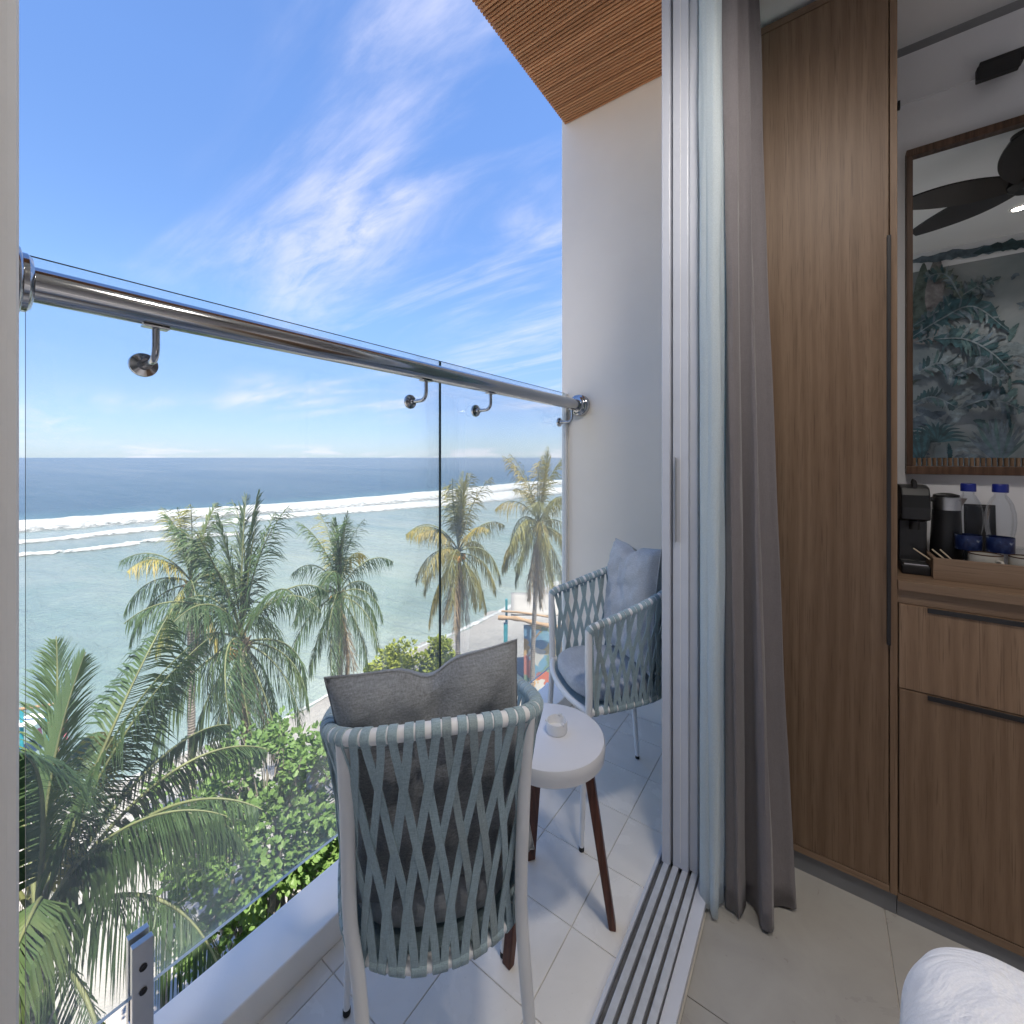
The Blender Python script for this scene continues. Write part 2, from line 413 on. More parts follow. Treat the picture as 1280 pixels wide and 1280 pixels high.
def sea_mesh():
    mb = MB(); vs_ = []; cols = []; foam = []
    rs = []; r = 6.0
    while r < 70000: rs.append(r); r *= 1.042 if r < 400 else 1.25
    A0, A1, NA = R(62), R(212), 170
    for r in rs:
        for k in range(NA + 1):
            a = A0 + (A1 - A0) * k / NA; x, y = r * math.cos(a), r * math.sin(a)
            ds = seg_dist((x, y), shore); db = seg_dist((x, y), brk) if r < 900 else 500
            vs_.append((x, y, SEA + (.0 if r > 60 else .02 * mnoise.noise(Vector((x * .6, y * .6, 1))))))
            nz = mnoise.noise(Vector((x * .045, y * .045, 5)))
            def lerp(p, q, t): t = max(0, min(1, t)); return tuple(i + (j - i) * t for i, j in zip(p, q))
            shallow = (.25, .28, .25); lag = (.195, .232, .205); lag2 = (.20, .222, .205); ocean = (.038, .066, .092); deep = (.10, .115, .132)  # deep is paler than ocean: horizon haze put into the colour
            c = lerp(shallow, lag, ds / (5 + 3 * nz)); c = lerp(c, lag2, (ds - 10) / 40)
            aer = max(0, 1 - abs(db + 6) / 17.0) if db < 2 else 0
            c = lerp(c, (.36, .37, .37), aer * .75 * (1 + nz))
            if db > 0: c = lerp(lerp((.06, .125, .14), ocean, db / 30), deep, (db - 40) / 400)
            cols.append(c); foam.append(aer)
    n = NA + 1
    mb.add(vs_, [(j * n + i, j * n + i + 1, (j + 1) * n + i + 1, (j + 1) * n + i)[::-1] for j in range(len(rs) - 1) for i in range(NA)], 0, True)
    me = mb.mesh('sea')
    at_ = me.color_attributes.new('depth_and_haze_colour', 'FLOAT_COLOR', 'POINT')
    for i, c in enumerate(cols): at_.data[i].color = c + (1,)
    return me
def sea_mat():
    m = Mat('sea_water'); at_ = m.node('ShaderNodeAttribute', attribute_name='depth_and_haze_colour').outputs[0]
    v = m.coord((1, 1, 1), 'World', (0, 0, R(20))); w1 = m.noise(m.coord((.32, 1, 1), 'World', (0, 0, R(-52))), .9, 5, .6, .5)
    w2 = m.noise(m.coord((.25, 1, 1), 'World', (0, 0, R(-45))), .16, 4, .55, .4); w3 = m.noise(v, 3.2, 4, .6)
    far = m.noise(m.coord((.12, 1, 1), 'World', (0, 0, R(-48))), .02, 5, .55, .3)
    c = m.mix(m.ramp(m.noise(m.coord((.4, 1, 1), 'World', (0, 0, R(-50))), .11, 6, .62, .6), [(.36, (0, 0, 0)), (.64, (.8, .8, .8))]), at_, m.mix(1.0, at_, (.66, .80, .80), 'MULTIPLY'))
    c = m.mix(m.ramp(w2, [(.40, (0, 0, 0)), (.66, (.5, .5, .5))]), c, m.mix(1.0, c, (.74, .80, .84), 'MULTIPLY'))
    c = m.mix(m.ramp(far, [(.4, (0, 0, 0)), (.6, (.8, .8, .8))]), c, m.mix(1.0, c, (.66, .78, .9), 'MULTIPLY'))
    h = m.mth('ADD', m.mth('MULTIPLY', w2, 2.6), m.mth('ADD', w1, m.mth('MULTIPLY', w3, .22)))
    m.pr(col=c, rough=.26, spec=.36, normal=m.bump(h, .95, .6))
    return m.m
sea = struct(link('sea', sea_mesh(), sea_mat()))

def foam_mat():
    m = Mat('white_foam'); v = m.coord((1, 1, 1), 'World')
    n = m.noise(m.coord((.5, 1, 1), 'World', (0, 0, R(-50))), 1.1, 7, .7, .6)
    uv = m.node('ShaderNodeAttribute', attribute_name='across').outputs[2]
    k = m.mth('MULTIPLY', m.mth('MULTIPLY', uv, m.mth('SUBTRACT', 1.0, uv)), 4.0)
    al = m.node('ShaderNodeMapRange', {0: m.mth('ADD', m.mth('MULTIPLY', k, .75), m.mth('MULTIPLY', n, 1.1)), 1: .55, 2: 1.2}, interpolation_type='SMOOTHSTEP').outputs[0]
    m.pr(col=m.ramp(n, [(.3, (.20, .22, .23)), (.62, (.42, .43, .44))]), rough=.8, alpha=al, normal=m.bump(n, .6, .4))
    return m.m
FOAM = foam_mat()
def breaker(line_px, w_px, height, seed, label, gaps=0.0):
    rnd = random.Random(seed); line = [at_z(x, y, SEA) for x, y in line_px]
    pts = resample([Vector(p) for p in spline(line, 160)], 420); mb = MB(); vs_ = []; ac = []
    for i, p in enumerate(pts):
        t = (pts[min(i + 1, 420)] - pts[max(i - 1, 0)]).normalized(); nrm = Vector((-t.y, t.x, 0))
        dist = max(20, -math.sin(TH) * p.x + math.cos(TH) * p.y)
        g = mnoise.noise(Vector((i * .045, seed, 0))); wv = mnoise.noise(Vector((i * .22, seed + 9, 0)))
        w = w_px * dist * dist / (FPX * (EYE - SEA)) * (1 + .3 * g + .2 * wv) * (1 if g > gaps - 1 else .12)
        w = min(max(w, .3), 26)
        for k in range(9):
            u = k / 8; hh = height * (1 + .5 * g + .5 * wv) * math.sin(math.pi * min(1, u * 1.0)) ** 1.5
            q = p + nrm * (w * (u - .5)); q.z = SEA + .03 + max(0, hh) * (1 + .4 * mnoise.noise(Vector((q.x * .4, q.y * .4, 2))))
            vs_.append(q); ac.append(u)
    mb.add(vs_, [(i * 9 + k, (i + 1) * 9 + k, (i + 1) * 9 + k + 1, i * 9 + k + 1) for i in range(420) for k in range(8)], 0, True)
    me = mb.mesh('breaking_wave'); a = me.attributes.new('across', 'FLOAT', 'POINT'); a.data.foreach_set('value', ac)
    o = link('breaking_wave', me, FOAM); o['kind'] = 'stuff'; o['label'] = label; return o
breaker(brk_px, 27, .8, 3, 'broad white line of surf breaking on the outer reef')
breaker(second_px, 9, .3, 11, 'thin white line of foam inside the main surf')
breaker(third_px, 7, .25, 23, 'short broken line of foam nearest the beach', .75)
# lapping foam at the water's edge
shore_line = [(x, y - 1) for x, y in shore_px[1:11]]
breaker(shore_line, 3.5, .04, 31, 'faint lace of foam lapping along the sand', .7)

# ------------------------------------------------------------------ building shell
X_GL = -1.0875; X_PI = -1.006; X_PO = -1.1425; Y_END = 2.033; Z_CEIL = 3.03; Y_WARD = 1.55; Y_NICHE = 1.90; Z_ROOM = 2.623; Y_BACK = -0.155
X_D0, X_D1 = -0.378, -0.268                 # sliding door track
struct(box('wall_end', -1.117, -0.30, Y_END, Y_END + .16, -.2, 3.4, M['wall_out'], bevel=.006))
struct(box('wall_partition', -1.16, -0.45, -.12, .044, -.2, 3.4, plaster('grey_partition_plaster', (.58, .585, .60)), bevel=.006))  # even grey, darker than the other outer walls
struct(box('wall_reveal', -0.45, -0.27, -.155, .02, -.2, 2.9, M['wall_out'], bevel=.004))
struct(box('wall_above_door', -.39, -.27, -.155, Y_END, 2.70, 3.4, M['wall_out']))
struct(box('wall_niche', -.262, 3.2, Y_NICHE, Y_NICHE + .12, 0, 2.577, M['wall_room']))
struct(box('wall_side', -.30, -.262, 1.95, 2.2, 0, 3.0, M['wall_room']))
struct(box('wall_mural_side', -.27, 3.2, Y_BACK - .12, Y_BACK, 0, 3.0, M['wall_room']))
struct(box('wall_far_room', 3.2, 3.3, Y_BACK - .12, 2.2, 0, 3.0, M['wall_room']))
struct(box('ceiling_room', -.262, 3.2, Y_BACK, 2.1, Z_ROOM, Z_ROOM + .1, M['ceiling']))
struct(box('ceiling_shadow_gap', -.262, 3.2, Y_NICHE + .025, Y_NICHE + .12, 2.577, Z_ROOM, plain('shadow_gap_shade', (.30, .30, .31), .8)))  # recess shade is put into this darker grey
for nm, b in (('storeys_above', (-1.12, 9, -14, 6.4, 3.40, 4.2)), ('storeys_below', (-1.10, 9, -14, 6.4, -11.2, -.2)),
              ('storeys_beside', (-1.0, 9, Y_END + .16, 6.4, -.2, 3.4)), ('storeys_beyond', (-1.0, 9, -14, -.28, -.2, 3.4)), ('storeys_behind', (3.3, 9, -.28, Y_END + .16, -.2, 3.4))):
    struct(box(nm, *b, M['wall_out']))

# balcony floor and its tiles
bf = struct(box('floor_balcony', X_PI - .01, X_D0, .03, Y_END, -.2, -.004, M['grout']))
rf = struct(box('floor_room', X_D1, 3.2, Y_BACK, Y_NICHE, -.2, -.004, M['grout']))
def tiles(parent, x0, x1, y0, y1, gx, gy, px, py, mat, gap):
    cache = {}
    def cuts(a, b, g, p):
        k = math.ceil((a - g) / p - 1e-6); e = [a]
        while g + k * p < b - 1e-6:
            if g + k * p > a + 1e-6: e.append(g + k * p)
            k += 1
        return e + [b]
    ex, ey = cuts(x0, x1, gx, px), cuts(y0, y1, gy, py)
    for a, b in zip(ex, ex[1:]):
        for c, d in zip(ey, ey[1:]):
            w, h = round(b - a - gap, 4), round(d - c - gap, 4)
            if w < .006 or h < .006: continue
            if (w, h) not in cache: cache[(w, h)] = MB().box(-w / 2, w / 2, -h / 2, h / 2, -.012, 0).mesh('tile')
            o = link('tile', cache[(w, h)], mat, parent, .0008, 1, ((a + b) / 2, (c + d) / 2, 0))
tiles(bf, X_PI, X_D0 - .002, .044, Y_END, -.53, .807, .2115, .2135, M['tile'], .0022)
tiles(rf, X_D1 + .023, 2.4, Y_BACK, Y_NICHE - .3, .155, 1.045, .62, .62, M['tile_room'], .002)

# parapet kerb
struct(box('parapet_kerb', X_PO, X_PI, .044, Y_END, -.2, .0725, M['parapet'], bevel=.004))
struct(box('floor_edge', -1.12, X_PI - .012, .03, Y_END, -.35, -.21, M['wall_out']))

# slatted soffit
sf = struct(box('ceiling_balcony', X_GL, -.27, .02, Y_END - .002, Z_CEIL + .022, Z_CEIL + .3, M['soffit_dark']))
slat_me = None; PITCH = .0163; k = 0
yy = Y_END - .012
while yy > .03:
    if slat_me is None:
        slat_me = MB().box(X_GL - .004, -.385, -.0046, .0046, Z_CEIL, Z_CEIL + .021).mesh('slat')
    link('slat', slat_me, M['slat'], sf, 0, 1, (0, yy, 0)); yy -= PITCH
# ------------------------------------------------------------------ glass balustrade
def rnoise(i): return mnoise.noise(Vector((i * 1.7, 4.2, .3)))
bal = tag(empty('glass_balustrade', (X_GL, 1.0, .0725)), 'frameless glass balcony balustrade with a round polished steel handrail', 'railing')
def child(o, p):
    o.parent = p; o.matrix_parent_inverse = p.matrix_world.inverted() if False else Matrix.Translation(-Vector(p.location)); return o
def glass_panel(y0, y1, z0, z1, end=2):
    t = .004; mb = MB(); mb.box(X_GL - t, X_GL + t, y0, y1, z0, z1)
    mb.m = [1, 2, 2, end, 0, 0]
    # faces order: bottom, top, y0, y1, x0, x1
    return mb
g1 = child(glass_panel(.112, 1.0865, .1975, 1.5925).build('glass_panel', [M['glass'], M['glass_edge_pale'], M['glass_edge']]), bal)
g2 = child(glass_panel(1.0905, 2.005, .1975, 1.5925, 1).build('glass_panel', [M['glass'], M['glass_edge_pale'], M['glass_edge']]), bal)
X_R, Z_R = -1.004, 1.522
hr = MB().tube([(X_R, .09 + i * .05, Z_R) for i in range(39)] + [(X_R, Y_END - .01, Z_R)], .0275, 40).build('handrail', M['steel']); child(hr, bal)
def flange(y, sgn):
    pr = [(.0, 0), (.055, 0), (.055, .026), (.052, .030), (.045, .032), (.045, .038), (.040, .043), (.0285, .045), (.0, .045)]
    mb = MB().lathe([(r, z * sgn) for r, z in (pr if sgn > 0 else pr[::-1])], (X_R, y, Z_R), 40, axis='y'); return child(mb.build('flange', M['steel']), bal)
flange(.066, 1); flange(Y_END - .002, -1)
for yb in (.265, .943, 1.272, 1.937):
    zb = 1.432
    mb = MB().lathe([(0, 0), (.0225, 0), (.0235, .003), (.0225, .008), (.011, .011), (.0105, .022), (0, .022)], (X_GL + .0062, yb, zb), 28, axis='x')
    br = child(mb.build('bracket', M['steel']), bal)
    arm = spline([(X_GL + .02, yb, zb), (X_GL + .05, yb, zb), (X_R - .012, yb, zb + .003), (X_R, yb, zb + .02), (X_R, yb, zb + .06)], 20)
    a = MB().tube(arm, .0062, 12).build('bracket_arm', M['steel'], br)
    MB().box(X_R - .012, X_R + .012, yb - .02, yb + .02, Z_R - .0315, Z_R - .0268).build('saddle', M['steel'], br, .002)
for ys in (.262, .93, 1.25):
    t = .0065; sp = MB()
    sp.box(X_GL + t, X_GL + .021, ys - .0165, ys + .0165, .0725, .306); sp.box(X_GL - .021, X_GL - t, ys - .0165, ys + .0165, .0725, .306)
    sp.box(X_GL - t, X_GL + t, ys - .0165, ys + .0165, .0725, .150)
    s_ = child(sp.build('spigot', M['steel_satin'], None, .0016), bal)
    for zb in (.212, .258):
        MB().lathe([(0, 0), (.0062, 0), (.0062, .002), (.0035, .0022), (.0035, .0006), (0, .0006)], (X_GL + .0211, ys, zb), 16, axis='x').build('bolt', M['black_matte'], s_)
child(box('wall_channel', X_GL - .011, X_GL + .011, 2.008, Y_END - .001, .0725, 1.59, M['white_metal'], None, .001), bal)

# ------------------------------------------------------------------ sliding door
dr = tag(empty('sliding_door', (-.32, 1.0, 0)), 'white aluminium sliding glass door parked open beside the curtain', 'door')
child(box('sill', X_D0 - .012, X_D1 + .018, .02, Y_END - .003, -.03, .010, plain('dark_track_bed', (.13, .13, .135), .7, var=.35, nscale=25), None, .003), dr)  # bed is a darker grey than the rails
child(box('outer_lip', X_D0 - .022, X_D0 - .0125, .02, Y_END - .003, -.03, .020, M['alu'], None, .002), dr)
for i, x in enumerate((-.3655, -.3395, -.3135, -.2885)):
    child(box('track_rail', x - .0082, x + .0082, .02, Y_END - .003, .0102, .032, M['track'], None, .0012), dr)
child(box('inner_threshold', X_D1 - .009, X_D1 + .022, .02, Y_END - .003, .0102, .026, M['alu'], None, .002), dr)
YJ = 1.312
for i, (x, w) in enumerate(((-.3665, .0125), (-.3265, .0225), (-.2925, .0115))):
    y0 = YJ + (.0, .008, .020)[i]
    fr = child(box('panel_stile', x - w, x + w, y0, y0 + .062, .031, 2.70, M['alu'], None, .003), dr)
    if i == 1: MB().box(x - .001, x + .001, y0 - .001, y0 + .0008, .05, 2.69).build('stile_bead', M['white_metal'], fr)
    child(box('bottom_rail', x - w + .002, x + w - .002, y0 + .0625, Y_END - .07, .031, .098, M['alu'], None, .003), dr)
    child(box('panel_stile', x - w, x + w, Y_END - .065, Y_END - .005, .031, 2.70, M['alu'], None, .003), dr)
    child(box('door_glass_pane', x - .004, x + .004, y0 + .0625, Y_END - .066, .0985, 2.68, M['door_glass']), dr)
child(MB().box(-.381, -.3785, YJ + .012, YJ + .034, 1.085, 1.115).build('latch', M['black_matte'], None, .001), dr)
child(MB().box(-.3395, -.3375, YJ - .004, YJ + .012, 1.0, 1.25).build('pull_handle', M['steel_satin'], None, .0008), dr)
# ------------------------------------------------------------------ woven chairs
def ribbon(mb, pts, nrms, w, t, mi=0):
    vs_ = []
    for i, p in enumerate(pts):
        d = (pts[min(i + 1, len(pts) - 1)] - pts[max(i - 1, 0)]).normalized(); n = nrms[i]; s = d.cross(n).normalized()
        for a, b in ((-1, -1), (1, -1), (1, 1), (-1, 1)): vs_.append(p + s * (a * w / 2) + n * (b * t / 2))
    m = len(pts)
    fs = [(i * 4 + k, i * 4 + (k + 1) % 4, i * 4 + 4 + (k + 1) % 4, i * 4 + 4 + k) for i in range(m - 1) for k in range(4)]
    fs += [(3, 2, 1, 0), tuple((m - 1) * 4 + k for k in range(4))]
    mb.add(vs_, fs, mi)
def pillow_mesh(w, h, t, seed, dip=0.0, n=30, wr=.011):
    mb = MB(); vs_ = []; edge = []
    def P(u, v, sd):
        x = u * w / 2 * (1 - .075 * (1 - v * v)); y = v * h / 2 * (1 - .06 * (1 - u * u))
        if dip: y -= dip * (math.exp(-((u - .02) / .2) ** 2) + .0) * max(0, v) ** 2
        th = t / 2 * max(0, (1 - abs(u) ** 4.5) * (1 - abs(v) ** 4.5)) ** .5
        q = Vector((u * 2.2, v * 2.2, seed + sd * 3)); f = max(0, 1 - max(abs(u), abs(v)) ** 6)
        z = sd * th + f * (wr * 1.5 * mnoise.noise(q) + wr * mnoise.noise(q * 2.6) + wr * .5 * mnoise.noise(q * 6))
        if dip: z -= sd * dip * .7 * math.exp(-((u - .08 - .25 * (v - 1)) / .12) ** 2) * max(0, v) * f
        return (x, y, z)
    for sd in (1, -1):
        vs_ = [P(2 * i / n - 1, 2 * j / n - 1, sd) for j in range(n + 1) for i in range(n + 1)]
        fs = [(j * (n + 1) + i, j * (n + 1) + i + 1, (j + 1) * (n + 1) + i + 1, (j + 1) * (n + 1) + i) for j in range(n) for i in range(n)]
        mb.add(vs_, [f if sd > 0 else f[::-1] for f in fs], 0, True)
    ring = [P(a, -1, 0) for a in [2 * i / n - 1 for i in range(n)]] + [P(1, 2 * i / n - 1, 0) for i in range(n)] + [P(1 - 2 * i / n, 1, 0) for i in range(n)] + [P(-1, 1 - 2 * i / n, 0) for i in range(n)]
    return mb, ring + ring[:1]

RIM_H = [(0, -.200, .836), (.07, -.197, .834), (.135, -.178, .826), (.172, -.125, .806), (.190, -.03, .772), (.194, .08, .735), (.193, .155, .712), (.192, .172, .695)]
HOOP_H = [(0, -.158, .432), (.06, -.152, .434), (.12, -.125, .438), (.150, -.08, .44), (.168, 0, .44), (.178, .08, .44), (.185, .165, .44)]
NP = 27
def chair(loc, rz, label, near):
    c = tag(empty('armchair', loc, rz), label, 'chair', 'woven balcony armchairs')
    rim = spline([(-x, y, z) for x, y, z in RIM_H[::-1]][:-1] + RIM_H, 160); hoop = spline([(-x, y, z) for x, y, z in HOOP_H[::-1]][:-1] + HOOP_H, 160)
    rim = resample(rim, 160); hoop = resample(hoop, 160)
    MB().tube(rim, .0118, 14).build('top_rim', M['white_metal'], c)
    MB().tube(hoop + [Vector((0, .185, .44))] if False else hoop, .0118, 12).build('seat_hoop', M['white_metal'], c)
    MB().tube(spline([(-.185, .165, .44), (-.1, .195, .44), (0, .205, .44), (.1, .195, .44), (.185, .165, .44)], 20), .0095, 12).build('seat_front_rail', M['white_metal'], c)
    for s in (-1, 1):
        gx, gy = (-.189, .156) if (near and s < 0) else (s * .177, .188)
        fl = MB().tube(spline([(s * .192, .170, .70), (s * .191, .170, .60), (s * .188, .168, .44), (s * .0915 + gx * .5, .088 + gy * .5, .2), (gx, gy, .012)], 16), [.0118] * 8 + [.0118 - .0045 * i / 8 for i in range(9)], 14).build('leg', M['white_metal'], c)
        MB().lathe([(.0078, 0), (.0085, .002), (.0085, .012), (.007, .014)], (gx, gy, 0), 14).build('foot_cap', M['rubber'], fl)
        fx = -.088 if (near and s < 0) else s * .166; kx = -.126 if (near and s < 0) else s * .142
        bl = MB().tube(spline([(s * .146, -.172, .818), (s * .142, -.160, .70), (s * .139, -.148, .52), (kx, -.150, .42), (kx * .45 + fx * .55, -.175, .2), (fx, -.195, .012)], 20), [.0112] * 13 + [.0112 - .003 * i / 7 for i in range(8)], 14).build('leg', M['white_metal'], c)
        MB().lathe([(.0078, 0), (.0085, .002), (.0085, .012), (.007, .014)], (fx, -.195, 0), 14).build('foot_cap', M['rubber'], bl)
    # seat platform slung inside the hoop
    mid = Vector((0, .03, .436)); pl = MB(); ring = [p.copy() for p in hoop[::4]] + [Vector((x, .165 + .036 * (1 - (x / .185) ** 2), .44)) for x in (.12, .05, -.05, -.12)]
    pl.add([mid] + [Vector((p.x * .97, p.y, .436)) for p in ring], [(0, i + 1, (i + 1) % len(ring) + 1) for i in range(len(ring))]); pl.build('seat_sling', M['strap'], c)
    def along(arr, t):
        f = max(0, min(1, t)) * 160; i = min(int(f), 159); return arr[i].lerp(arr[i + 1], f - i)
    def tang(arr, t): return (along(arr, t + .01) - along(arr, t - .01)).normalized()
    rnd = random.Random(5)
    for j in range(NP):
        for sd in (-1, 1):
            jb = max(0, min(NP - 1, j + 2 * sd))
            tA = (j + .5 + sd * .205) / NP; tB = (jb + .5 - sd * .19) / NP + (rnd.random() - .5) * .003
            mb = MB()
            for arr, t, r in ((rim, tA, .0138), (hoop, tB, .0142)):
                p = along(arr, t); d = tang(arr, t); mb.tube([p - d * .0068, p - d * .006, p + d * .006, p + d * .0068], [r - .0008, r, r, r - .0008], 14)
            pts = []; nr = []
            for i in range(15):
                s = i / 14; tt = tA + (tB - tA) * s; e = .5 - .5 * math.cos(math.pi * s); tt = tA + (tB - tA) * (s * .55 + e * .45)
                a, b = along(rim, tt), along(hoop, tt); p = a.lerp(b, s); tg = tang(rim, tt).lerp(tang(hoop, tt), s)
                n = Vector((tg.y, -tg.x, 0)).normalized()
                lift = .0125 * (1 - s) + .0105 * s
                if 0 < i < 14: lift = lift * abs(2 * s - 1) ** 3 + .0016 * sd * math.cos(s * math.pi * 4)
                pts.append(p + n * lift); nr.append(n)
            ribbon(mb, pts, nr, .0128 * rnd.uniform(.9, 1.08), .0022)
            mb.build('strap', M['strap'] if rnd.random() < .8 else M['strap_rim'], c)
    return c
def place_on_chair(loc, rz, p): return Matrix.Translation(loc) @ Matrix.Rotation(rz, 4, 'Z') @ Matrix.Translation(p)
def cushion_set(loc, rz, side, pil_mat, sub):
    # seat cushion
    n = 34; mb = MB(); prof = [(.0, .446), (.62, .446), (.93, .449), (.995, .46), (1.0, .476), (.985, .49), (.9, .502), (.6, .507), (0, .508)]
    def outline(q):
        a = math.cos(q); b = math.sin(q); e = 2 / 2.9
        return Vector((abs(a) ** e * math.copysign(1, a) * (.158 + .016 * b), abs(b) ** e * math.copysign(1, b) * (.158) + .03, 0))
    vs_ = []
    for r, z in prof:
        for k in range(n):
            o = outline(2 * math.pi * k / n); vs_.append((o.x * r, .03 + (o.y - .03) * r, z + .003 * mnoise.noise(Vector((o.x * 9 * r, o.y * 9 * r, 2)))))
    fs = [(i * n + k, i * n + (k + 1) % n, (i + 1) * n + (k + 1) % n, (i + 1) * n + k) for i in range(len(prof) - 1) for k in range(n)]
    mb.add(vs_, fs, 0, True)
    o = mb.build('seat_cushion', M['seat'] if not sub else M['pillow_light']); o.matrix_world = place_on_chair(loc, rz, (0, 0, 0))
    tag(o, side[0], 'cushion', 'chair seat cushions')
    pm, ring = pillow_mesh(side[2], side[3], side[4], side[5], side[6])
    p = pm.build('throw_pillow', pil_mat)
    MB().tube(ring, .0022, 6, cap=False).build('piping', pil_mat, p)
    lean = side[8]
    p.matrix_world = place_on_chair(loc, rz, side[7]) @ Matrix.Rotation(R(90) - lean, 4, 'X') @ Matrix.Rotation(side[9], 4, 'Z')
    tag(p, side[1], 'pillow', 'chair throw pillows')
CH1 = ((-.6165, .604, 0), math.atan2(.667, -.745) - R(90)); CH2 = ((-.612, 1.494, 0), math.atan2(-.74, -.67) - R(90))
chair(*CH1, 'woven strap armchair seen from behind, nearest the camera', True)
chair(*CH2, 'woven strap armchair against the white end wall, facing the table', False)
cushion_set(*CH1, ('seat cushion in the nearest armchair, mostly hidden behind its woven back', 'charcoal throw pillow sagging over the back of the nearest armchair', .325, .43, .12, 1.0, .024, (0, -.088, .692), R(-6), R(6)), M['pillow_dark'], False)
cushion_set(*CH2, ('pale grey seat cushion with rounded front in the far armchair', 'pale blue grey pillow standing upright in the far armchair', .34, .42, .11, 7.0, .02, (.02, -.09, .715), R(-8), R(-4)), M['pillow_light'], True)

# ------------------------------------------------------------------ side table, ashtray
T = Vector((-.594, 1.018, 0))
tb = tag(empty('side_table', T), 'round white side table on three dark brown wooden legs', 'table')
top = MB().lathe([(0, .447), (.140, .447), (.146, .452), (.1475, .47), (.1475, .484), (.144, .492), (.137, .494), (0, .494)], (0, 0, 0), 64).build('table_top', M['table_top'], tb)
for a in (23, 142, 261.5):
    q = R(a); d = Vector((math.cos(q), math.sin(q), 0)); s = Vector((-d.y, d.x, 0)); vs_ = []
    for z, rr, w, t in ((.4465, .098, .0165, .0125), (0, .166, .0130, .0095)):
        for i, j in ((-1, -1), (1, -1), (1, 1), (-1, 1)): vs_.append(d * (rr + i * t) + s * (j * w) + Vector((0, 0, z)))
    MB().add(vs_, [(3, 2, 1, 0), (4, 5, 6, 7), (0, 1, 5, 4), (1, 2, 6, 5), (2, 3, 7, 6), (3, 0, 4, 7)]).build('leg', M['table_leg'], tb, .003)
ash_p = at(692, 913, 1.19); 
ash = MB().lathe([(0, 0), (.026, 0), (.0285, .002), (.0295, .006), (.0295, .028), (.0285, .031), (.0265, .0315), (.0252, .030), (.0245, .012), (.023, .009), (0, .009)], (0, 0, 0), 40)
ao = tag(ash.build('ashtray', M['ceramic'], None, 0, 2, (-.583, 1.033, .4942)), 'small white ceramic ashtray on the round table', 'ashtray')
for q in (100, 220, 340):
    MB().lathe([(0, -.004), (.0042, -.004), (.0042, .004), (0, .004)], (.027 * math.cos(R(q)), .027 * math.sin(R(q)), .0315), 10, axis='x').build('cigarette_notch', M['ceramic'], ao)

# ------------------------------------------------------------------ curtains
def curtain(name, plan_top, plan_bot, z0, z1, folds, amp, seed, mat, label, flare=0, nz=40):
    nx = folds * 14; mb = MB(); vs_ = []; rnd = random.Random(seed)
    tp = resample(spline(plan_top, 80), nx); bt = resample(spline(plan_bot, 80), nx)
    for j in range(nz + 1):
        s = j / nz; z = z1 + (z0 - z1) * s
        for i in range(nx + 1):
            u = i / nx; e = s ** 1.3
            p = tp[i].lerp(bt[i], e); t = (tp[min(i + 1, nx)] - tp[max(i - 1, 0)]).lerp(bt[min(i + 1, nx)] - bt[max(i - 1, 0)], e).normalized(); n = Vector((t.y, -t.x, 0))
            ph = u * folds * 2 * math.pi + .9 * mnoise.noise(Vector((u * 5, seed, s * .8))) * 1.5
            a = amp * (.55 + .6 * s) * (1 + .5 * mnoise.noise(Vector((u * 7, seed + 3, s * 1.2))))
            q = p + n * (a * math.sin(ph)) + t * (a * .35 * math.sin(2 * ph + 1))
            q = q + n * (.005 * mnoise.noise(Vector((u * 20, s * 7, seed))))
            zz_ = z + (flare * math.sin(ph) * s ** 8 if j == nz else 0)
            vs_.append((q.x, q.y, zz_))
    mb.add(vs_, [(j * (nx + 1) + i, j * (nx + 1) + i + 1, (j + 1) * (nx + 1) + i + 1, (j + 1) * (nx + 1) + i) for j in range(nz) for i in range(nx)], 0, True)
    o = mb.build(name, mat); sd = o.modifiers.new('thick', 'SOLIDIFY'); sd.thickness = .0015
    return tag(o, label, 'curtain')
curtain('sheer_curtain', [(-.272, 1.315, 0), (-.245, 1.285, 0), (-.214, 1.305, 0), (-.222, 1.40, 0), (-.205, 1.47, 0)], [(-.262, 1.30, 0), (-.240, 1.262, 0), (-.214, 1.27, 0), (-.222, 1.38, 0), (-.20, 1.46, 0)], .012, 2.62, 5, .006, 4, M['sheer'], 'translucent white voile curtain hanging next to the door frame')
curtain('blackout_curtain', [(-.212, 1.345, 0), (-.182, 1.33, 0), (-.165, 1.40, 0), (-.148, 1.46, 0), (-.175, 1.49, 0)], [(-.208, 1.30, 0), (-.150, 1.335, 0), (-.112, 1.325, 0), (-.082, 1.40, 0), (-.11, 1.47, 0)], .008, 2.62, 3, .026, 9, M['curtain'], 'mauve grey blackout curtain gathered between door and wardrobe', .004)

# ------------------------------------------------------------------ wardrobe and minibar joinery
wd = tag(empty('wardrobe', (0, Y_WARD, 0)), 'tall grey oak wardrobe with long black edge pull beside the curtain', 'wardrobe')
child(box('carcass', -.262, .180, Y_WARD + .022, Y_NICHE - .002, .07, 2.58, M['oak']), wd)
child(box('door', -.255, .1625, Y_WARD, Y_WARD + .02, .082, 2.578, M['oak'], None, .0012), wd)
child(box('end_panel', .1655, .181, Y_WARD + .0005, Y_WARD + .021, .06, 2.62, M['oak'], None, .001), wd)
child(box('top_trim', -.262, .1645, Y_WARD + .0005, Y_WARD + .021, 2.5805, 2.602, M['oak_h'], None, .001), wd)
child(box('bottom_trim', -.262, .1645, Y_WARD + .0005, Y_WARD + .021, .060, .0795, M['oak_h'], None, .001), wd)
child(box('edge_pull', .1585, .1668, Y_WARD - .012, Y_WARD - .0004, .74, 1.855, M['black_matte'], None, .001), wd)
child(box('plinth', -.262, .180, Y_WARD + .012, Y_WARD + .02, 0, .0595, M['plinth']), wd)
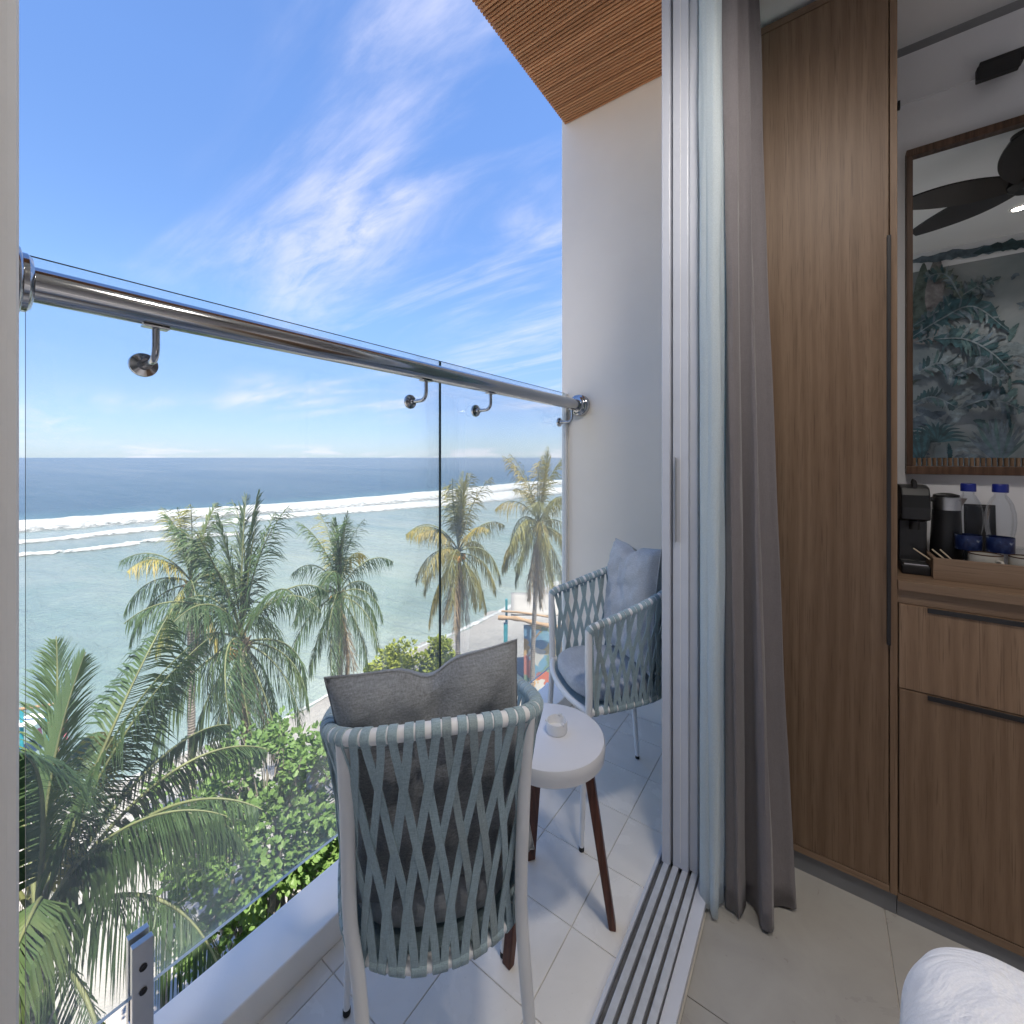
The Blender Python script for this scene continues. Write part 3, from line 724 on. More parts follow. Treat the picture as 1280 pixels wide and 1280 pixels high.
mn = tag(empty('minibar_cabinet', (.6, Y_WARD, 0)), 'low grey oak minibar cabinet with drawer below the mirror', 'cabinet')
XE = 2.2
child(box('carcass', .1815, XE, Y_WARD + .022, Y_NICHE - .002, .06, .893, M['oak_h']), mn)
child(box('countertop', .1815, XE, Y_WARD - .006, Y_NICHE - .001, .8935, .918, M['oak_h'], None, .0015), mn)
child(box('fascia', .1815, XE, Y_WARD + .008, Y_WARD + .0215, .8565, .893, M['oak_h']), mn)
child(box('drawer_front', .1845, .95, Y_WARD, Y_WARD + .0205, .6285, .8545, M['oak'], None, .0012), mn)
child(box('drawer_front', .9535, XE, Y_WARD, Y_WARD + .0205, .6285, .8545, M['oak'], None, .0012), mn)
child(box('cabinet_door', .1845, .95, Y_WARD, Y_WARD + .0205, .072, .6255, M['oak'], None, .0012), mn)
child(box('cabinet_door', .9535, XE, Y_WARD, Y_WARD + .0205, .072, .6255, M['oak'], None, .0012), mn)
child(box('finger_pull', .240, .90, Y_WARD - .004, Y_WARD - .0003, .842, .8546, M['black_matte'], None, .0006), mn)
child(box('finger_pull', .240, .90, Y_WARD - .004, Y_WARD - .0003, .6125, .6252, M['black_matte'], None, .0006), mn)
child(box('bottom_trim', .1815, XE, Y_WARD + .0005, Y_WARD + .021, .048, .069, M['oak_h'], None, .001), mn)
child(box('plinth', .1815, XE, Y_WARD + .012, Y_WARD + .02, 0, .0475, M['plinth']), mn)

# mirror
mr = tag(empty('wall_mirror', (.7, Y_NICHE, 1.2)), 'large mirror in a dark wood frame above the minibar', 'mirror')
mx0, mx1, mz0, mz1 = .240, 1.25, 1.197, 2.245; fw = .0155
child(box('frame_bottom', mx0, mx1, Y_NICHE - .032, Y_NICHE - .001, mz0, mz0 + .026, M['frame_wood'], None, .0015), mr)
child(box('frame_top', mx0, mx1, Y_NICHE - .032, Y_NICHE - .001, mz1 - .022, mz1, M['frame_wood'], None, .0015), mr)
child(box('frame_side', mx0, mx0 + fw, Y_NICHE - .032, Y_NICHE - .001, mz0 + .0262, mz1 - .0222, M['frame_wood'], None, .0015), mr)
child(box('frame_side', mx1 - fw, mx1, Y_NICHE - .032, Y_NICHE - .001, mz0 + .0262, mz1 - .0222, M['frame_wood'], None, .0015), mr)
mm = Mat('mirror_silver'); mm.pr(col=(.86, .88, .88), metal=1.0, rough=.004)
child(box('mirror_glass', mx0 + fw, mx1 - fw, Y_NICHE - .016, Y_NICHE - .002, mz0 + .0262, mz1 - .0222, mm.m), mr)
bead = MB().tube([(0, 0, 0), (0, 0, .0255)], .0042, 8).mesh('bead')
x = mx0 + fw + .005
while x < .62:
    child(link('bead', bead, M['oak'], None, 0, 1, (x, Y_NICHE - .019, mz0 + .0268)), mr); x += .0118

# track light on the wall
tl = tag(empty('wall_track_light', (.4, Y_NICHE, 2.4)), 'black spotlight on a thin wall rail above the mirror', 'light fixture')
child(box('rail', .228, 1.2, Y_NICHE - .006, Y_NICHE - .0005, 2.413, 2.421, M['wall_room']), tl)
child(box('end_cap', .2215, .2275, Y_NICHE - .012, Y_NICHE - .0005, 2.402, 2.428, M['black_matte']), tl)
hd = child(box('spot_body', .402, .492, Y_NICHE - .040, Y_NICHE - .007, 2.402, 2.438, M['black_matte'], None, .002), tl)
child(box('spot_visor', .392, .478, Y_NICHE - .062, Y_NICHE - .041, 2.372, 2.412, M['black_matte'], None, .002), tl)

# things on the minibar
CT = .9182
cm = tag(empty('coffee_machine', (.232, 1.72, CT)), 'black coffee machine standing in the corner of the minibar', 'coffee machine')
prof = [(-.075, 0), (.075, 0), (.075, .205), (.062, .238), (.03, .252), (-.02, .252), (-.052, .246), (-.066, .225), (-.072, .19), (-.07, .155), (-.02, .148), (-.016, .03), (-.075, .026)]
n = len(prof); mb = MB(); mb.add([(x, y, z) for x in (-.031, .031) for y, z in prof], [tuple(range(n))[::-1], tuple(range(n, 2 * n))] + [(i, (i + 1) % n, n + (i + 1) % n, n + i) for i in range(n)])
mb.build('body', M['black'], cm, .004, 3)
MB().tube([(-.0, -.045, .15), (0, -.045, .125)], .011, 14).build('spout', M['black_matte'], cm)
MB().box(-.026, .026, -.073, -.022, .0265, .031).build('drip_tray', M['steel_satin'], cm, .001)
MB().tube([(0, -.02, .2545), (0, -.055, .252)], .016, 16, flat=.3).build('lever', M['black_matte'], cm)
kt = tag(empty('electric_kettle', (.315, 1.775, CT)), 'black electric kettle with a brushed steel collar on the minibar', 'kettle')
MB().lathe([(0, 0), (.036, 0), (.037, .012), (.0355, .06), (.033, .12), (.031, .178), (0, .178)], (0, 0, 0), 40).build('body', M['black'], kt)
MB().lathe([(.0312, .1782), (.0318, .182), (.0312, .215), (.0300, .2155), (.0300, .1784)], (0, 0, 0), 40, cap=False).build('steel_collar', M['steel_satin'], kt)
MB().lathe([(0, .2158), (.0295, .2158), (.028, .222), (.012, .227), (0, .2275)], (0, 0, 0), 32).build('lid', M['black'], kt)
MB().tube(spline([(-.030, -.006, .207), (-.052, -.01, .205), (-.058, -.012, .15), (-.05, -.01, .06), (-.034, -.006, .04)], 20), .007, 10).build('handle', M['black_matte'], kt)
MB().add([(.024, -.016, .214), (.024, .016, .214), (.044, 0, .213), (.028, -.012, .185), (.028, .012, .185), (.033, 0, .19)], [(0, 1, 2), (0, 2, 5, 3), (2, 1, 4, 5), (3, 5, 4)]).build('spout', M['steel_satin'], kt)

bt_m = glass('bottle_plastic', (.90, .92, .95)); cap_m = plain('blue_cap', (.008, .02, .22), .4)
lab_m = Mat('blue_label'); lv = lab_m.coord((1, 1, 1)); lab_m.pr(col=lab_m.ramp(lab_m.noise(lv, 55, 3, .6), [(.45, (.008, .016, .075)), (.62, (.02, .04, .13)), (.7, (.25, .28, .34))]), rough=.35); lab_m = lab_m.m
def bottle(x, y, label):
    o = tag(empty('water_bottle', (x, y, CT)), label, 'bottle', 'water bottles on the minibar')
    MB().lathe([(0, 0), (.024, 0), (.0268, .006), (.0262, .03), (.0275, .05), (.0262, .07), (.0262, .118), (.029, .135), (.0305, .155), (.0295, .18), (.0245, .205), (.0165, .222), (.0125, .228), (.0125, .236), (0, .236)], (0, 0, 0), 36).build('bottle_body', bt_m, o)
    MB().lathe([(.0268, .072), (.0272, .074), (.0272, .112), (.0268, .114)], (0, 0, 0), 36, cap=False).build('paper_label', lab_m, o)
    MB().lathe([(0, .2362), (.0155, .2362), (.0158, .238), (.0158, .256), (.0145, .259), (0, .259)], (0, 0, 0), 28, smooth=False).build('cap', cap_m, o)
bottle(.3525, 1.735, 'clear water bottle with blue cap next to the kettle'); bottle(.414, 1.735, 'clear water bottle with blue cap further from the kettle')
fo = tag(empty('menu_stand', (.405, 1.868, CT)), 'black upright folder leaning behind the two water bottles', 'folder')
f1 = MB().box(-.033, .033, -.006, .0, 0, .19).build('cover', M['black_matte'], fo, .001); f1.rotation_euler = (R(-4), 0, 0)
MB().box(-.031, .031, .001, .012, 0, .185).build('pages', M['black'], fo)
tr = tag(empty('wooden_tray', (.5, 1.72, CT)), 'open oak tray box with cups on the minibar', 'tray')
ty0, ty1, tx0, tx1, th_ = 1.618, 1.80, .262, .86, .058
child(box('tray_front', tx0, tx1, ty0, ty0 + .010, CT, CT + th_, M['oak_h'], None, .001), tr); child(box('tray_back', tx0, tx1, ty1 - .010, ty1, CT, CT + th_ * .5, M['oak_h'], None, .001), tr)
child(box('tray_side', tx0 + .0002, tx0 + .010, ty0 + .0105, ty1 - .0105, CT, CT + th_ - .001, M['oak_h'], None, .001), tr); child(box('tray_side', tx1 - .010, tx1, ty0 + .0105, ty1 - .0105, CT, CT + th_ - .001, M['oak_h'], None, .001), tr)
child(box('divider', .345, .351, ty0 + .0105, 1.70, CT + .006, CT + th_ - .006, M['oak_h']), tr)
child(box('tray_base', tx0 + .0105, tx1 - .0105, ty0 + .0105, ty1 - .0105, CT, CT + .005, M['oak_h']), tr)
rib_m = plain('ribbed_stoneware', (.50, .47, .41), .5, var=.06)
def cup(x, y, label):
    o = tag(empty('coffee_cup', (x, y, CT + .0055)), label, 'cup', 'ribbed coffee cups in the tray')
    seg = 72; vs_ = []; prof = [(.022, 0), (.030, .012), (.032, .03), (.0325, .062), (.0325, .066), (.030, .066), (.029, .03), (.02, .012)]
    for r, z in prof:
        for k in range(seg):
            q = 2 * math.pi * k / seg; rr = r + (.0008 * math.cos(q * 24) if .008 < z < .06 and r > .0295 else 0); vs_.append((rr * math.cos(q), rr * math.sin(q), z))
    fs = [(i * seg + k, i * seg + (k + 1) % seg, (i + 1) * seg + (k + 1) % seg, (i + 1) * seg + k) for i in range(len(prof) - 1) for k in range(seg)] + [tuple(reversed(range(seg))), tuple((len(prof) - 1) * seg + k for k in range(seg))]
    MB().add(vs_, fs, 0, True).build('bowl', rib_m, o)
    MB().lathe([(.0312, .0662), (.0330, .0664), (.0328, .069), (.0305, .069)], (0, 0, 0), 40, cap=False).build('rim_band', M['frame_wood'], o)
    a = R(-62); MB().tube([(math.cos(a) * r, math.sin(a) * r, z) for r, z in ((.031, .055), (.044, .056), (.049, .042), (.042, .028), (.031, .026))], .0038, 8).build('handle', rib_m, o)
cup(.372, 1.672, 'ribbed cream cup in the tray, nearer the kettle'); cup(.447, 1.676, 'ribbed cream cup in the tray, cut by the frame edge')
tum_m = glass('tumbler_glass', (.93, .94, .95))
for x, y, lb in ((.358, 1.775, 'clear glass tumbler behind the nearer cup'), (.452, 1.775, 'clear glass tumbler behind the cup at the frame edge')):
    t_ = MB().lathe([(.018, 0), (.021, .002), (.024, .078), (.0228, .078), (.0195, .006), (0, .006)], (0, 0, 0), 32).build('tumbler', tum_m, None, 0, 2, (x, y, CT + .0055)); tag(t_, lb, 'glass', 'tumblers in the tray')
for i, (x, y, rz_) in enumerate(((.284, 1.64, 8), (.312, 1.642, -6), (.322, 1.646, -14))):
    o = MB().tube([(0, 0, 0), (.002, .012, .028), (-.006, .07, .062)], .0021, 8).build('stirrer', plain('birch_stick', (.55, .48, .36), .6), None, 0, 2, (x, y, CT + .006)); o.rotation_euler = (0, 0, R(rz_ + 35))
    tag(o, ('pale wooden stirrer leaning at the corner of the tray', 'pale wooden stirrer, middle of the three in the tray', 'pale wooden stirrer nearest the cups in the tray')[i], 'stirrer', 'stirrers in the tray')

# ------------------------------------------------------------------ bed
bd = tag(empty('bed', (.9, .35, 0)), 'corner of a bed with smooth white cotton cover', 'bed')
def duvet():
    nx, ny, nz = 44, 36, 12; x0, x1, y0, y1, z0, z1 = .10, 1.75, -.14, .845, .16, .615; r = .085; mb = MB(); vs_ = []; idx = {}
    def rnd_pt(x, y, z):
        cx = min(max(x, x0 + r), x1 - r); cy_ = min(max(y, y0 + r), y1 - r); cz = min(max(z, z0), z1 - r); d = Vector((x - cx, y - cy_, z - cz))
        if d.length > 1e-6: d = d.normalized() * r
        p = Vector((cx, cy_, cz)) + d
        q = p * 5; p += Vector((mnoise.noise(q), mnoise.noise(q + Vector((9, 0, 0))), mnoise.noise(q + Vector((0, 9, 0))))) * .022
        q = Vector((p.x * 13 + p.z * 4, p.y * 13 - p.z * 5, p.z * 3)); p += (d.normalized() if d.length > 0 else Vector((0, 0, 1))) * (.016 * (.5 - abs(mnoise.noise(q))) + .004 * mnoise.noise(q * 3)); return p
    def add(f):
        o = len(vs_); return o
    def grid(fn, a, b):
        g = [fn(i / a, j / b) for j in range(b + 1) for i in range(a + 1)]
        mb.add(g, [(j * (a + 1) + i, j * (a + 1) + i + 1, (j + 1) * (a + 1) + i + 1, (j + 1) * (a + 1) + i) for j in range(b) for i in range(a)], 0, True)
    lx, ly = x1 - x0, y1 - y0
    grid(lambda u, v: rnd_pt(x0 + lx * u, y0 + ly * v, z1), 60, 50)
    grid(lambda u, v: rnd_pt(x0, y1 - ly * u, z0 + (z1 - z0) * v), 50, 20)
    grid(lambda u, v: rnd_pt(x1 - lx * u, y1, z0 + (z1 - z0) * v), 60, 20)
    return mb
du = child(duvet().build('duvet', M['bedding']), bd)
bm_ = bmesh.new(); bm_.from_mesh(du.data); bmesh.ops.remove_doubles(bm_, verts=bm_.verts, dist=.0006); bm_.to_mesh(du.data); bm_.free()
_q = du.modifiers.new('sub', 'SUBSURF'); _q.levels = 2; _q.render_levels = 2
child(box('bed_base', .14, 1.7, -.14, .80, 0, .2, M['oak_h'], None, .004), bd)

# ------------------------------------------------------------------ what the mirror shows: mural wall, fan, downlights (one added as fill)
YV = 2 * (Y_NICHE - .016) - Y_BACK
def mir(px, py):
    xc = (px - 640) / FPX; c, s = math.cos(TH), math.sin(TH); rx, ry, rz_ = c * xc - s, s * xc + c, -(py - 572) / FPX
    return rx / ry * YV, EYE + rz_ / ry * YV
mu_m = Mat('misty_mural'); v = mu_m.coord((1, 1, 1), 'World'); nn = mu_m.noise(v, 2.4, 6, .6, .8)
mu_m.pr(col=mu_m.ramp(nn, [(.3, (.13, .17, .19)), (.5, (.20, .225, .24)), (.7, (.27, .28, .285))]), rough=.8)
mu = tag(empty('wall_mural', (1.0, Y_BACK, 1.3)), 'misty blue green tropical leaf mural seen in the mirror', 'mural')
child(box('mural_panel', -.1, 3.0, Y_BACK + .0005, Y_BACK + .003, 1.02, 2.50, mu_m.m), mu)
leaf_mats = [plain('mural_' + n_, c_, .8, var=.6, nscale=22) for n_, c_ in (('teal', (.03, .075, .09)), ('sea_green', (.065, .115, .12)), ('slate', (.09, .12, .15)), ('mist', (.15, .185, .205)), ('moss', (.09, .115, .10)), ('rose', (.19, .175, .175)), ('deep', (.025, .05, .06)))]
lay = [0]
def mural_leaf(pts_px, width_px, mi, jag=.25, seed=0, tip=1.0):
    """a flat painted leaf along the line of mirror pixels"""
    rnd = random.Random(seed); mid = [Vector((mir(x, y)[0], mir(x, y)[1], 0)) for x, y in pts_px]; mid = resample(spline(mid, 30), 22); w = width_px * YV / FPX / 1.4; up = []; dn = []
    for i, p in enumerate(mid):
        t = (mid[min(i + 1, 22)] - mid[max(i - 1, 0)]).normalized(); n_ = Vector((-t.y, t.x, 0)); s = i / 22
        ww = w * math.sin(math.pi * min(1, s ** .75 * .98 + .01)) ** .7
        up.append(p + n_ * ww * (1 - jag * rnd.random()) + t * ww * .4); dn.append(p - n_ * ww * (1 - jag * rnd.random()) + t * ww * .4)
    lay[0] += 1; y = Y_BACK + .0032 + lay[0] * .00012; vs_ = []
    for a, b, c_ in zip(up, mid, dn): vs_ += [(a.x, y, a.y), (b.x, y + .0001, b.y), (c_.x, y, c_.y)]
    child(MB().add(vs_, [(i * 3 + k, i * 3 + k + 1, i * 3 + k + 4, i * 3 + k + 3) for i in range(22) for k in range(2)]).build('painted_leaf', leaf_mats[mi]), mu)
def banana(pts, w, mi, seed):
    mural_leaf(pts, w, mi, .75, seed)
    rnd = random.Random(seed + 500); P_ = resample(spline([Vector((x, y, 0)) for x, y in pts], 24), 16)
    for i in range(2, 15):
        t = (P_[i + 1] - P_[i - 1]).normalized(); n_ = Vector((-t.y, t.x, 0)); ww = w * 1.25 * math.sin(math.pi * i / 16) ** .7
        for sd in (-1, 1):
            q = P_[i] + n_ * (sd * ww * rnd.uniform(.6, 1.15)) + t * ww * .55; m_ = P_[i].lerp(q, .5) + t * 1.5
            mural_leaf([(P_[i].x, P_[i].y), (m_.x, m_.y), (q.x, q.y)], rnd.uniform(1.0, 2.6), rnd.choice((mi, 2, 3, 1, 6, 0)), .3, seed * 31 + i * 2 + (sd > 0))
    mural_leaf(pts, .9, 3, .1, seed + 3)
rn = random.Random(77)
for i in range(26):                 # pale background washes
    x, y = rn.uniform(1125, 1330), rn.uniform(430, 600); a = rn.uniform(-1, 1) * .9; l_ = rn.uniform(25, 60)
    mural_leaf([(x, y), (x + l_ * .5 * math.cos(a), y - l_ * .5 * math.sin(a) - 4), (x + l_ * math.cos(a), y - l_ * math.sin(a))], rn.uniform(5, 11), rn.choice((3, 3, 2, 3)), .3, i)
for i in range(60):
    x, y = rn.uniform(1130, 1330), rn.uniform(345, 585); a = rn.uniform(-.6, 1.9); l_ = rn.uniform(12, 34)
    mural_leaf([(x, y), (x + l_ * .5 * math.cos(a), y - l_ * .5 * math.sin(a) - 3), (x + l_ * math.cos(a), y - l_ * math.sin(a) + 2)], rn.uniform(1.6, 4.5), rn.choice((2, 2, 3, 1, 0, 4)), .4, 200 + i)
for x0_, y0_, n_, l_, mi in ((1148, 340, 3, 80, 4), (1165, 330, 2, 70, 5)):
    mural_leaf([(x0_, y0_ + l_), (x0_ + 3, y0_ + l_ / 2), (x0_ + 6, y0_ - 10)], 9, mi, .1, x0_)
mural_leaf([(1128, 330), (1200, 318), (1300, 306)], 7, 2, .5, 5); mural_leaf([(1215, 318), (1270, 306), (1340, 300)], 9, 6, .7, 6)
banana([(1138, 410), (1180, 385), (1215, 362), (1250, 347)], 11, 1, 1); banana([(1135, 425), (1175, 400), (1215, 384), (1260, 415)], 15, 0, 2)
banana([(1138, 430), (1180, 418), (1215, 412)], 9, 5, 8); banana([(1165, 425), (1205, 425), (1238, 442), (1262, 466)], 17, 0, 3)
banana([(1200, 375), (1180, 345), (1150, 350)], 9, 4, 4); banana([(1140, 470), (1175, 455), (1205, 480)], 16, 3, 9)
banana([(1138, 505), (1165, 497), (1195, 510)], 10, 2, 10); banana([(1195, 512), (1235, 500), (1280, 515)], 10, 2, 11); banana([(1190, 470), (1220, 460), (1255, 480)], 13, 2, 12)
for i in range(14):
    a = R(10 + i * 12.5); mural_leaf([(1168, 553), (1168 + 22 * math.cos(a), 553 - 20 * math.sin(a)), (1168 + 44 * math.cos(a), 553 - 30 * math.sin(a) + 5)], 2.0, 6 if i % 2 else 0, .1, 40 + i)
for i in range(12):
    a = R(35 + i * 10); mural_leaf([(1245, 578), (1245 + 25 * math.cos(a), 578 - 30 * math.sin(a)), (1245 + 46 * math.cos(a), 578 - 55 * math.sin(a))], 2.2, 2 if i % 3 else 1, .1, 60 + i)
for i in range(8):
    a = R(60 + i * 12); mural_leaf([(1148, 580), (1148 + 18 * math.cos(a), 580 - 25 * math.sin(a)), (1148 + 30 * math.cos(a), 580 - 45 * math.sin(a))], 2, 0 if i % 2 else 6, .1, 80 + i)

fan = tag(empty('ceiling_fan', (.715, 1.10, Z_ROOM - .035)), 'dark brown ceiling fan with twisted blades seen in the mirror', 'fan')
fm = plain('dark_fan_wood', (.012, .009, .008), .45, var=.25)
MB().lathe([(0, 0), (.05, 0), (.05, -.012), (.02, -.04), (0, -.04)][::-1], (0, 0, 0), 24).build('canopy', fm, fan)
MB().tube([(0, 0, .034), (0, 0, -.125)], .009, 12).build('rod', fm, fan)
MB().lathe([(0, -.235), (.04, -.235), (.062, -.215), (.062, -.17), (.05, -.14), (.02, -.12), (0, -.12)], (0, 0, 0), 32).build('motor', fm, fan)
def blade():
    mb = MB(); vs_ = []; n = 20
    for i in range(n + 1):
        s = i / n; r = .05 + .37 * s; w = .03 + .075 * math.sin(math.pi * min(1, .12 + s * .86)) ** .8; tw = R(-38 + 14 * s); y0 = .05 * math.sin(math.pi * s) * .4; zz_ = -.20 + .012 * math.sin(math.pi * s)
        for k in (-1, 1):
            for h_ in (-1, 1): vs_.append((r, y0 + k * w * .5 * math.cos(tw), zz_ + k * w * .5 * math.sin(tw) + h_ * .004))
    mb.add(vs_, [f for i in range(n) for b in [i * 4] for f in ((b, b + 4, b + 5, b + 1), (b + 2, b + 3, b + 7, b + 6), (b + 1, b + 5, b + 7, b + 3), (b, b + 2, b + 6, b + 4))] + [(0, 1, 3, 2), (n * 4, n * 4 + 2, n * 4 + 3, n * 4 + 1)], 0, True); return mb.mesh('blade')
blm = blade()
for a in (168, 222, 288, 350, 48, 108):
    b_ = link('blade', blm, fm, fan, .001, 1); b_.rotation_euler = (0, 0, R(a))
lens_m = Mat('lit_lens'); lens_m.pr(col=(.9, .9, .9), emis=(1, .9, .76), estr=9)
for i, (x, y, lb) in enumerate(((.91, .24, 'lit round downlight in the ceiling seen in the mirror'), (.10, .62, 'added fill downlight over the bedside floor, brightening the balcony'), (1.9, 1.0, 'lit round downlight deeper in the room'))):
    d_ = tag(empty('ceiling_downlight', (x, y, Z_ROOM)), lb, 'downlight', 'room ceiling downlights')
    MB().lathe([(.026, -.001), (.036, -.001), (.036, -.004), (.026, -.006)], (0, 0, 0), 28, cap=False).build('trim_ring', M['white_metal'], d_)
    MB().lathe([(0, -.003), (.0258, -.003), (.0258, -.0012), (0, -.0012)], (0, 0, 0), 28).build('lens', lens_m.m, d_)
    ld = bpy.data.lights.new('downlight_lamp', 'SPOT'); ld.energy = (6, 15, 48)[i]; ld.color = (1, .94, .87); ld.spot_size = R((100, 150, 100)[i]); ld.spot_blend = 1; ld.shadow_soft_size = (.03, .14, .1)[i]
    lo = bpy.data.objects.new('downlight_lamp', ld); COL.objects.link(lo); lo.parent = d_; lo.location = (0, 0, -.012)
    if i == 1: lo.rotation_euler = Vector((-.95, .55, -2.3)).to_track_quat('-Z', 'Y').to_euler()      # added fill lamp, tilted through the open door to brighten the balcony
# ------------------------------------------------------------------ palms
def leaf_mat(name, lo, hi, tip, trans=.35, rough=.5):
    m = Mat(name); v = m.coord(kind='Object'); n = m.noise(v, 6, 3, .6)
    f = m.mth('ADD', m.mth('MULTIPLY', n, .55), m.mth('MULTIPLY', m.rand(), .45))
    c = m.ramp(f, [(.25, lo), (.62, hi), (.85, tip)])
    m.pr(col=c, rough=rough, spec=.4)
    tl = m.node('ShaderNodeBsdfTranslucent', {0: m.mix(1.0, c, (1.15, 1.2, .5), 'MULTIPLY')}).outputs[0]
    mx = m.node('ShaderNodeMixShader', {0: trans, 1: m.p.outputs[0], 2: tl}).outputs[0]
    m.t.links.new(mx, m.out.inputs[0]); return m.m
M['frond'] = leaf_mat('palm_leaflets', (.038, .072, .032), (.075, .125, .05), (.14, .175, .07))
M['frond_yellow'] = leaf_mat('yellowing_leaflets', (.16, .17, .05), (.30, .26, .07), (.38, .26, .09))
M['frond_sun'] = leaf_mat('sunlit_tone_leaflets', (.12, .13, .035), (.25, .21, .055), (.40, .29, .09))  # sunlit gold is put into the leaflet colour
M['frond_dead'] = leaf_mat('dry_leaflets', (.16, .12, .075), (.26, .19, .12), (.34, .25, .16), .2, .8)
M['rachis'] = plain('frond_stem', (.125, .14, .06), .6, var=.3)
M['rachis_dead'] = plain('dry_frond_stem', (.22, .16, .10), .8, var=.3)
def trunk_mat():
    m = Mat('palm_bark'); v = m.coord(kind='Object')
    w = m.node('ShaderNodeTexWave', {'Vector': v, 'Scale': 4.2, 'Distortion': 3.0, 'Detail': 3.0, 'Detail Scale': 2.0}, wave_type='BANDS', bands_direction='Z').outputs[0]
    n = m.noise(v, 9, 5, .65); f = m.mth('ADD', m.mth('MULTIPLY', w, .45), m.mth('MULTIPLY', n, .6))
    m.pr(col=m.ramp(f, [(.25, (.10, .085, .07)), (.55, (.20, .175, .15)), (.85, (.29, .26, .23))]), rough=.9, normal=m.bump(f, .7, .03)); return m.m
M['bark'] = trunk_mat()
AGES = [(84, 16, .10, .88), (70, 44, .24, 1.0), (50, 78, .48, 1.0), (24, 96, .72, 1.0), (0, 88, .85, .97), (-34, 52, .95, .92), (-66, 20, 1.0, .85)]
FR = {}
def frond_mesh(age, seed):
    if (age, seed) in FR: return FR[(age, seed)]
    rnd = random.Random(age * 100 + seed); a0, bend, hang, ln = AGES[age]; a0 += rnd.uniform(-6, 6); bend *= rnd.uniform(.85, 1.15)
    n = 46; p = Vector((0, 0, 0)); pts = [p.copy()]; ang = []
    side = rnd.uniform(-.25, .25)
    for i in range(n):
        s = i / n; a = R(a0 - bend * s ** 1.35); ang.append(a); d = Vector((math.cos(a), side * s * s, math.sin(a))).normalized(); p = p + d * (ln / n); pts.append(p.copy())
    mb = MB(); mb.tube(pts, [.0085 * (1 - .9 * (i / n)) + .001 for i in range(n + 1)], 5, 1, cap=False, flat=1.4)
    sparse = seed >= 3; NL = 62 if sparse else 112; jt = 2.2 if sparse else 1.0
    for k in range(NL):
        s = .17 + .83 * (k + .5) / NL; f = s * n; i = min(int(f), n - 1); q = pts[i].lerp(pts[i + 1], f - i); t = (pts[i + 1] - pts[i]).normalized()
        prof = math.sin(math.pi * min(1, (.12 + .9 * (s - .17) / .83))) ** .55
        for sd in (-1, 1):
            if rnd.random() < (.10 if sparse else .05): continue
            l_ = .30 * prof * (rnd.uniform(.55, 1.2) if sparse else rnd.uniform(.8, 1.12)) * (1.0 if age else .7); wd_ = .0108 * rnd.uniform(.75, 1.25)
            sv = Vector((0, sd, 0)); upv = sv.cross(t) * sd
            fw_ = .55 + .5 * (s - .2) + (.8 if age == 0 else 0)
            d = (sv * 1.0 + t * fw_ + upv * (.25 * (1 - hang)) + Vector((rnd.uniform(-.2, .2), rnd.uniform(-.2, .2), rnd.uniform(-.16, .16))) * jt).normalized()
            g = hang * (rnd.uniform(.35, 1.3) if sparse else rnd.uniform(.7, 1.2)); pp = q.copy(); ln3 = [.0, .34, .33, .33]; wv = [.55, 1.0, .75, .05]; row = []
            nv = d.cross(Vector((0, 0, 1))); nv = nv.normalized() if nv.length > .05 else Vector((1, 0, 0))
            nv = (nv * .75 + t * .6).normalized()
            for j in range(4):
                if j: d = (d + Vector((0, 0, -1)) * (g * (.35 + .55 * j))).normalized(); pp = pp + d * (l_ * ln3[j])
                row.append(pp - nv * (wd_ * wv[j] * .5)); row.append(pp + nv * (wd_ * wv[j] * .5))
            mb.add(row, [(0, 1, 3, 2), (2, 3, 5, 4), (4, 5, 7, 6)], 0, False)
    FR[(age, seed)] = mb.mesh('frond'); return FR[(age, seed)]
def make_frond(root, z, az, age, ln, mat, stem, seed, tilt=0, squeeze=1):
    me = frond_mesh(age, seed)
    if not me.materials: me.materials.append(mat); me.materials.append(stem)
    o = bpy.data.objects.new('frond', me); COL.objects.link(o); o.parent = root; o.location = z
    o.rotation_euler = (R(tilt), 0, az); o.scale = (ln * squeeze, ln * squeeze, ln)
    for i, m_ in enumerate((mat, stem)): o.material_slots[i].link = 'OBJECT'; o.material_slots[i].material = m_
    return o
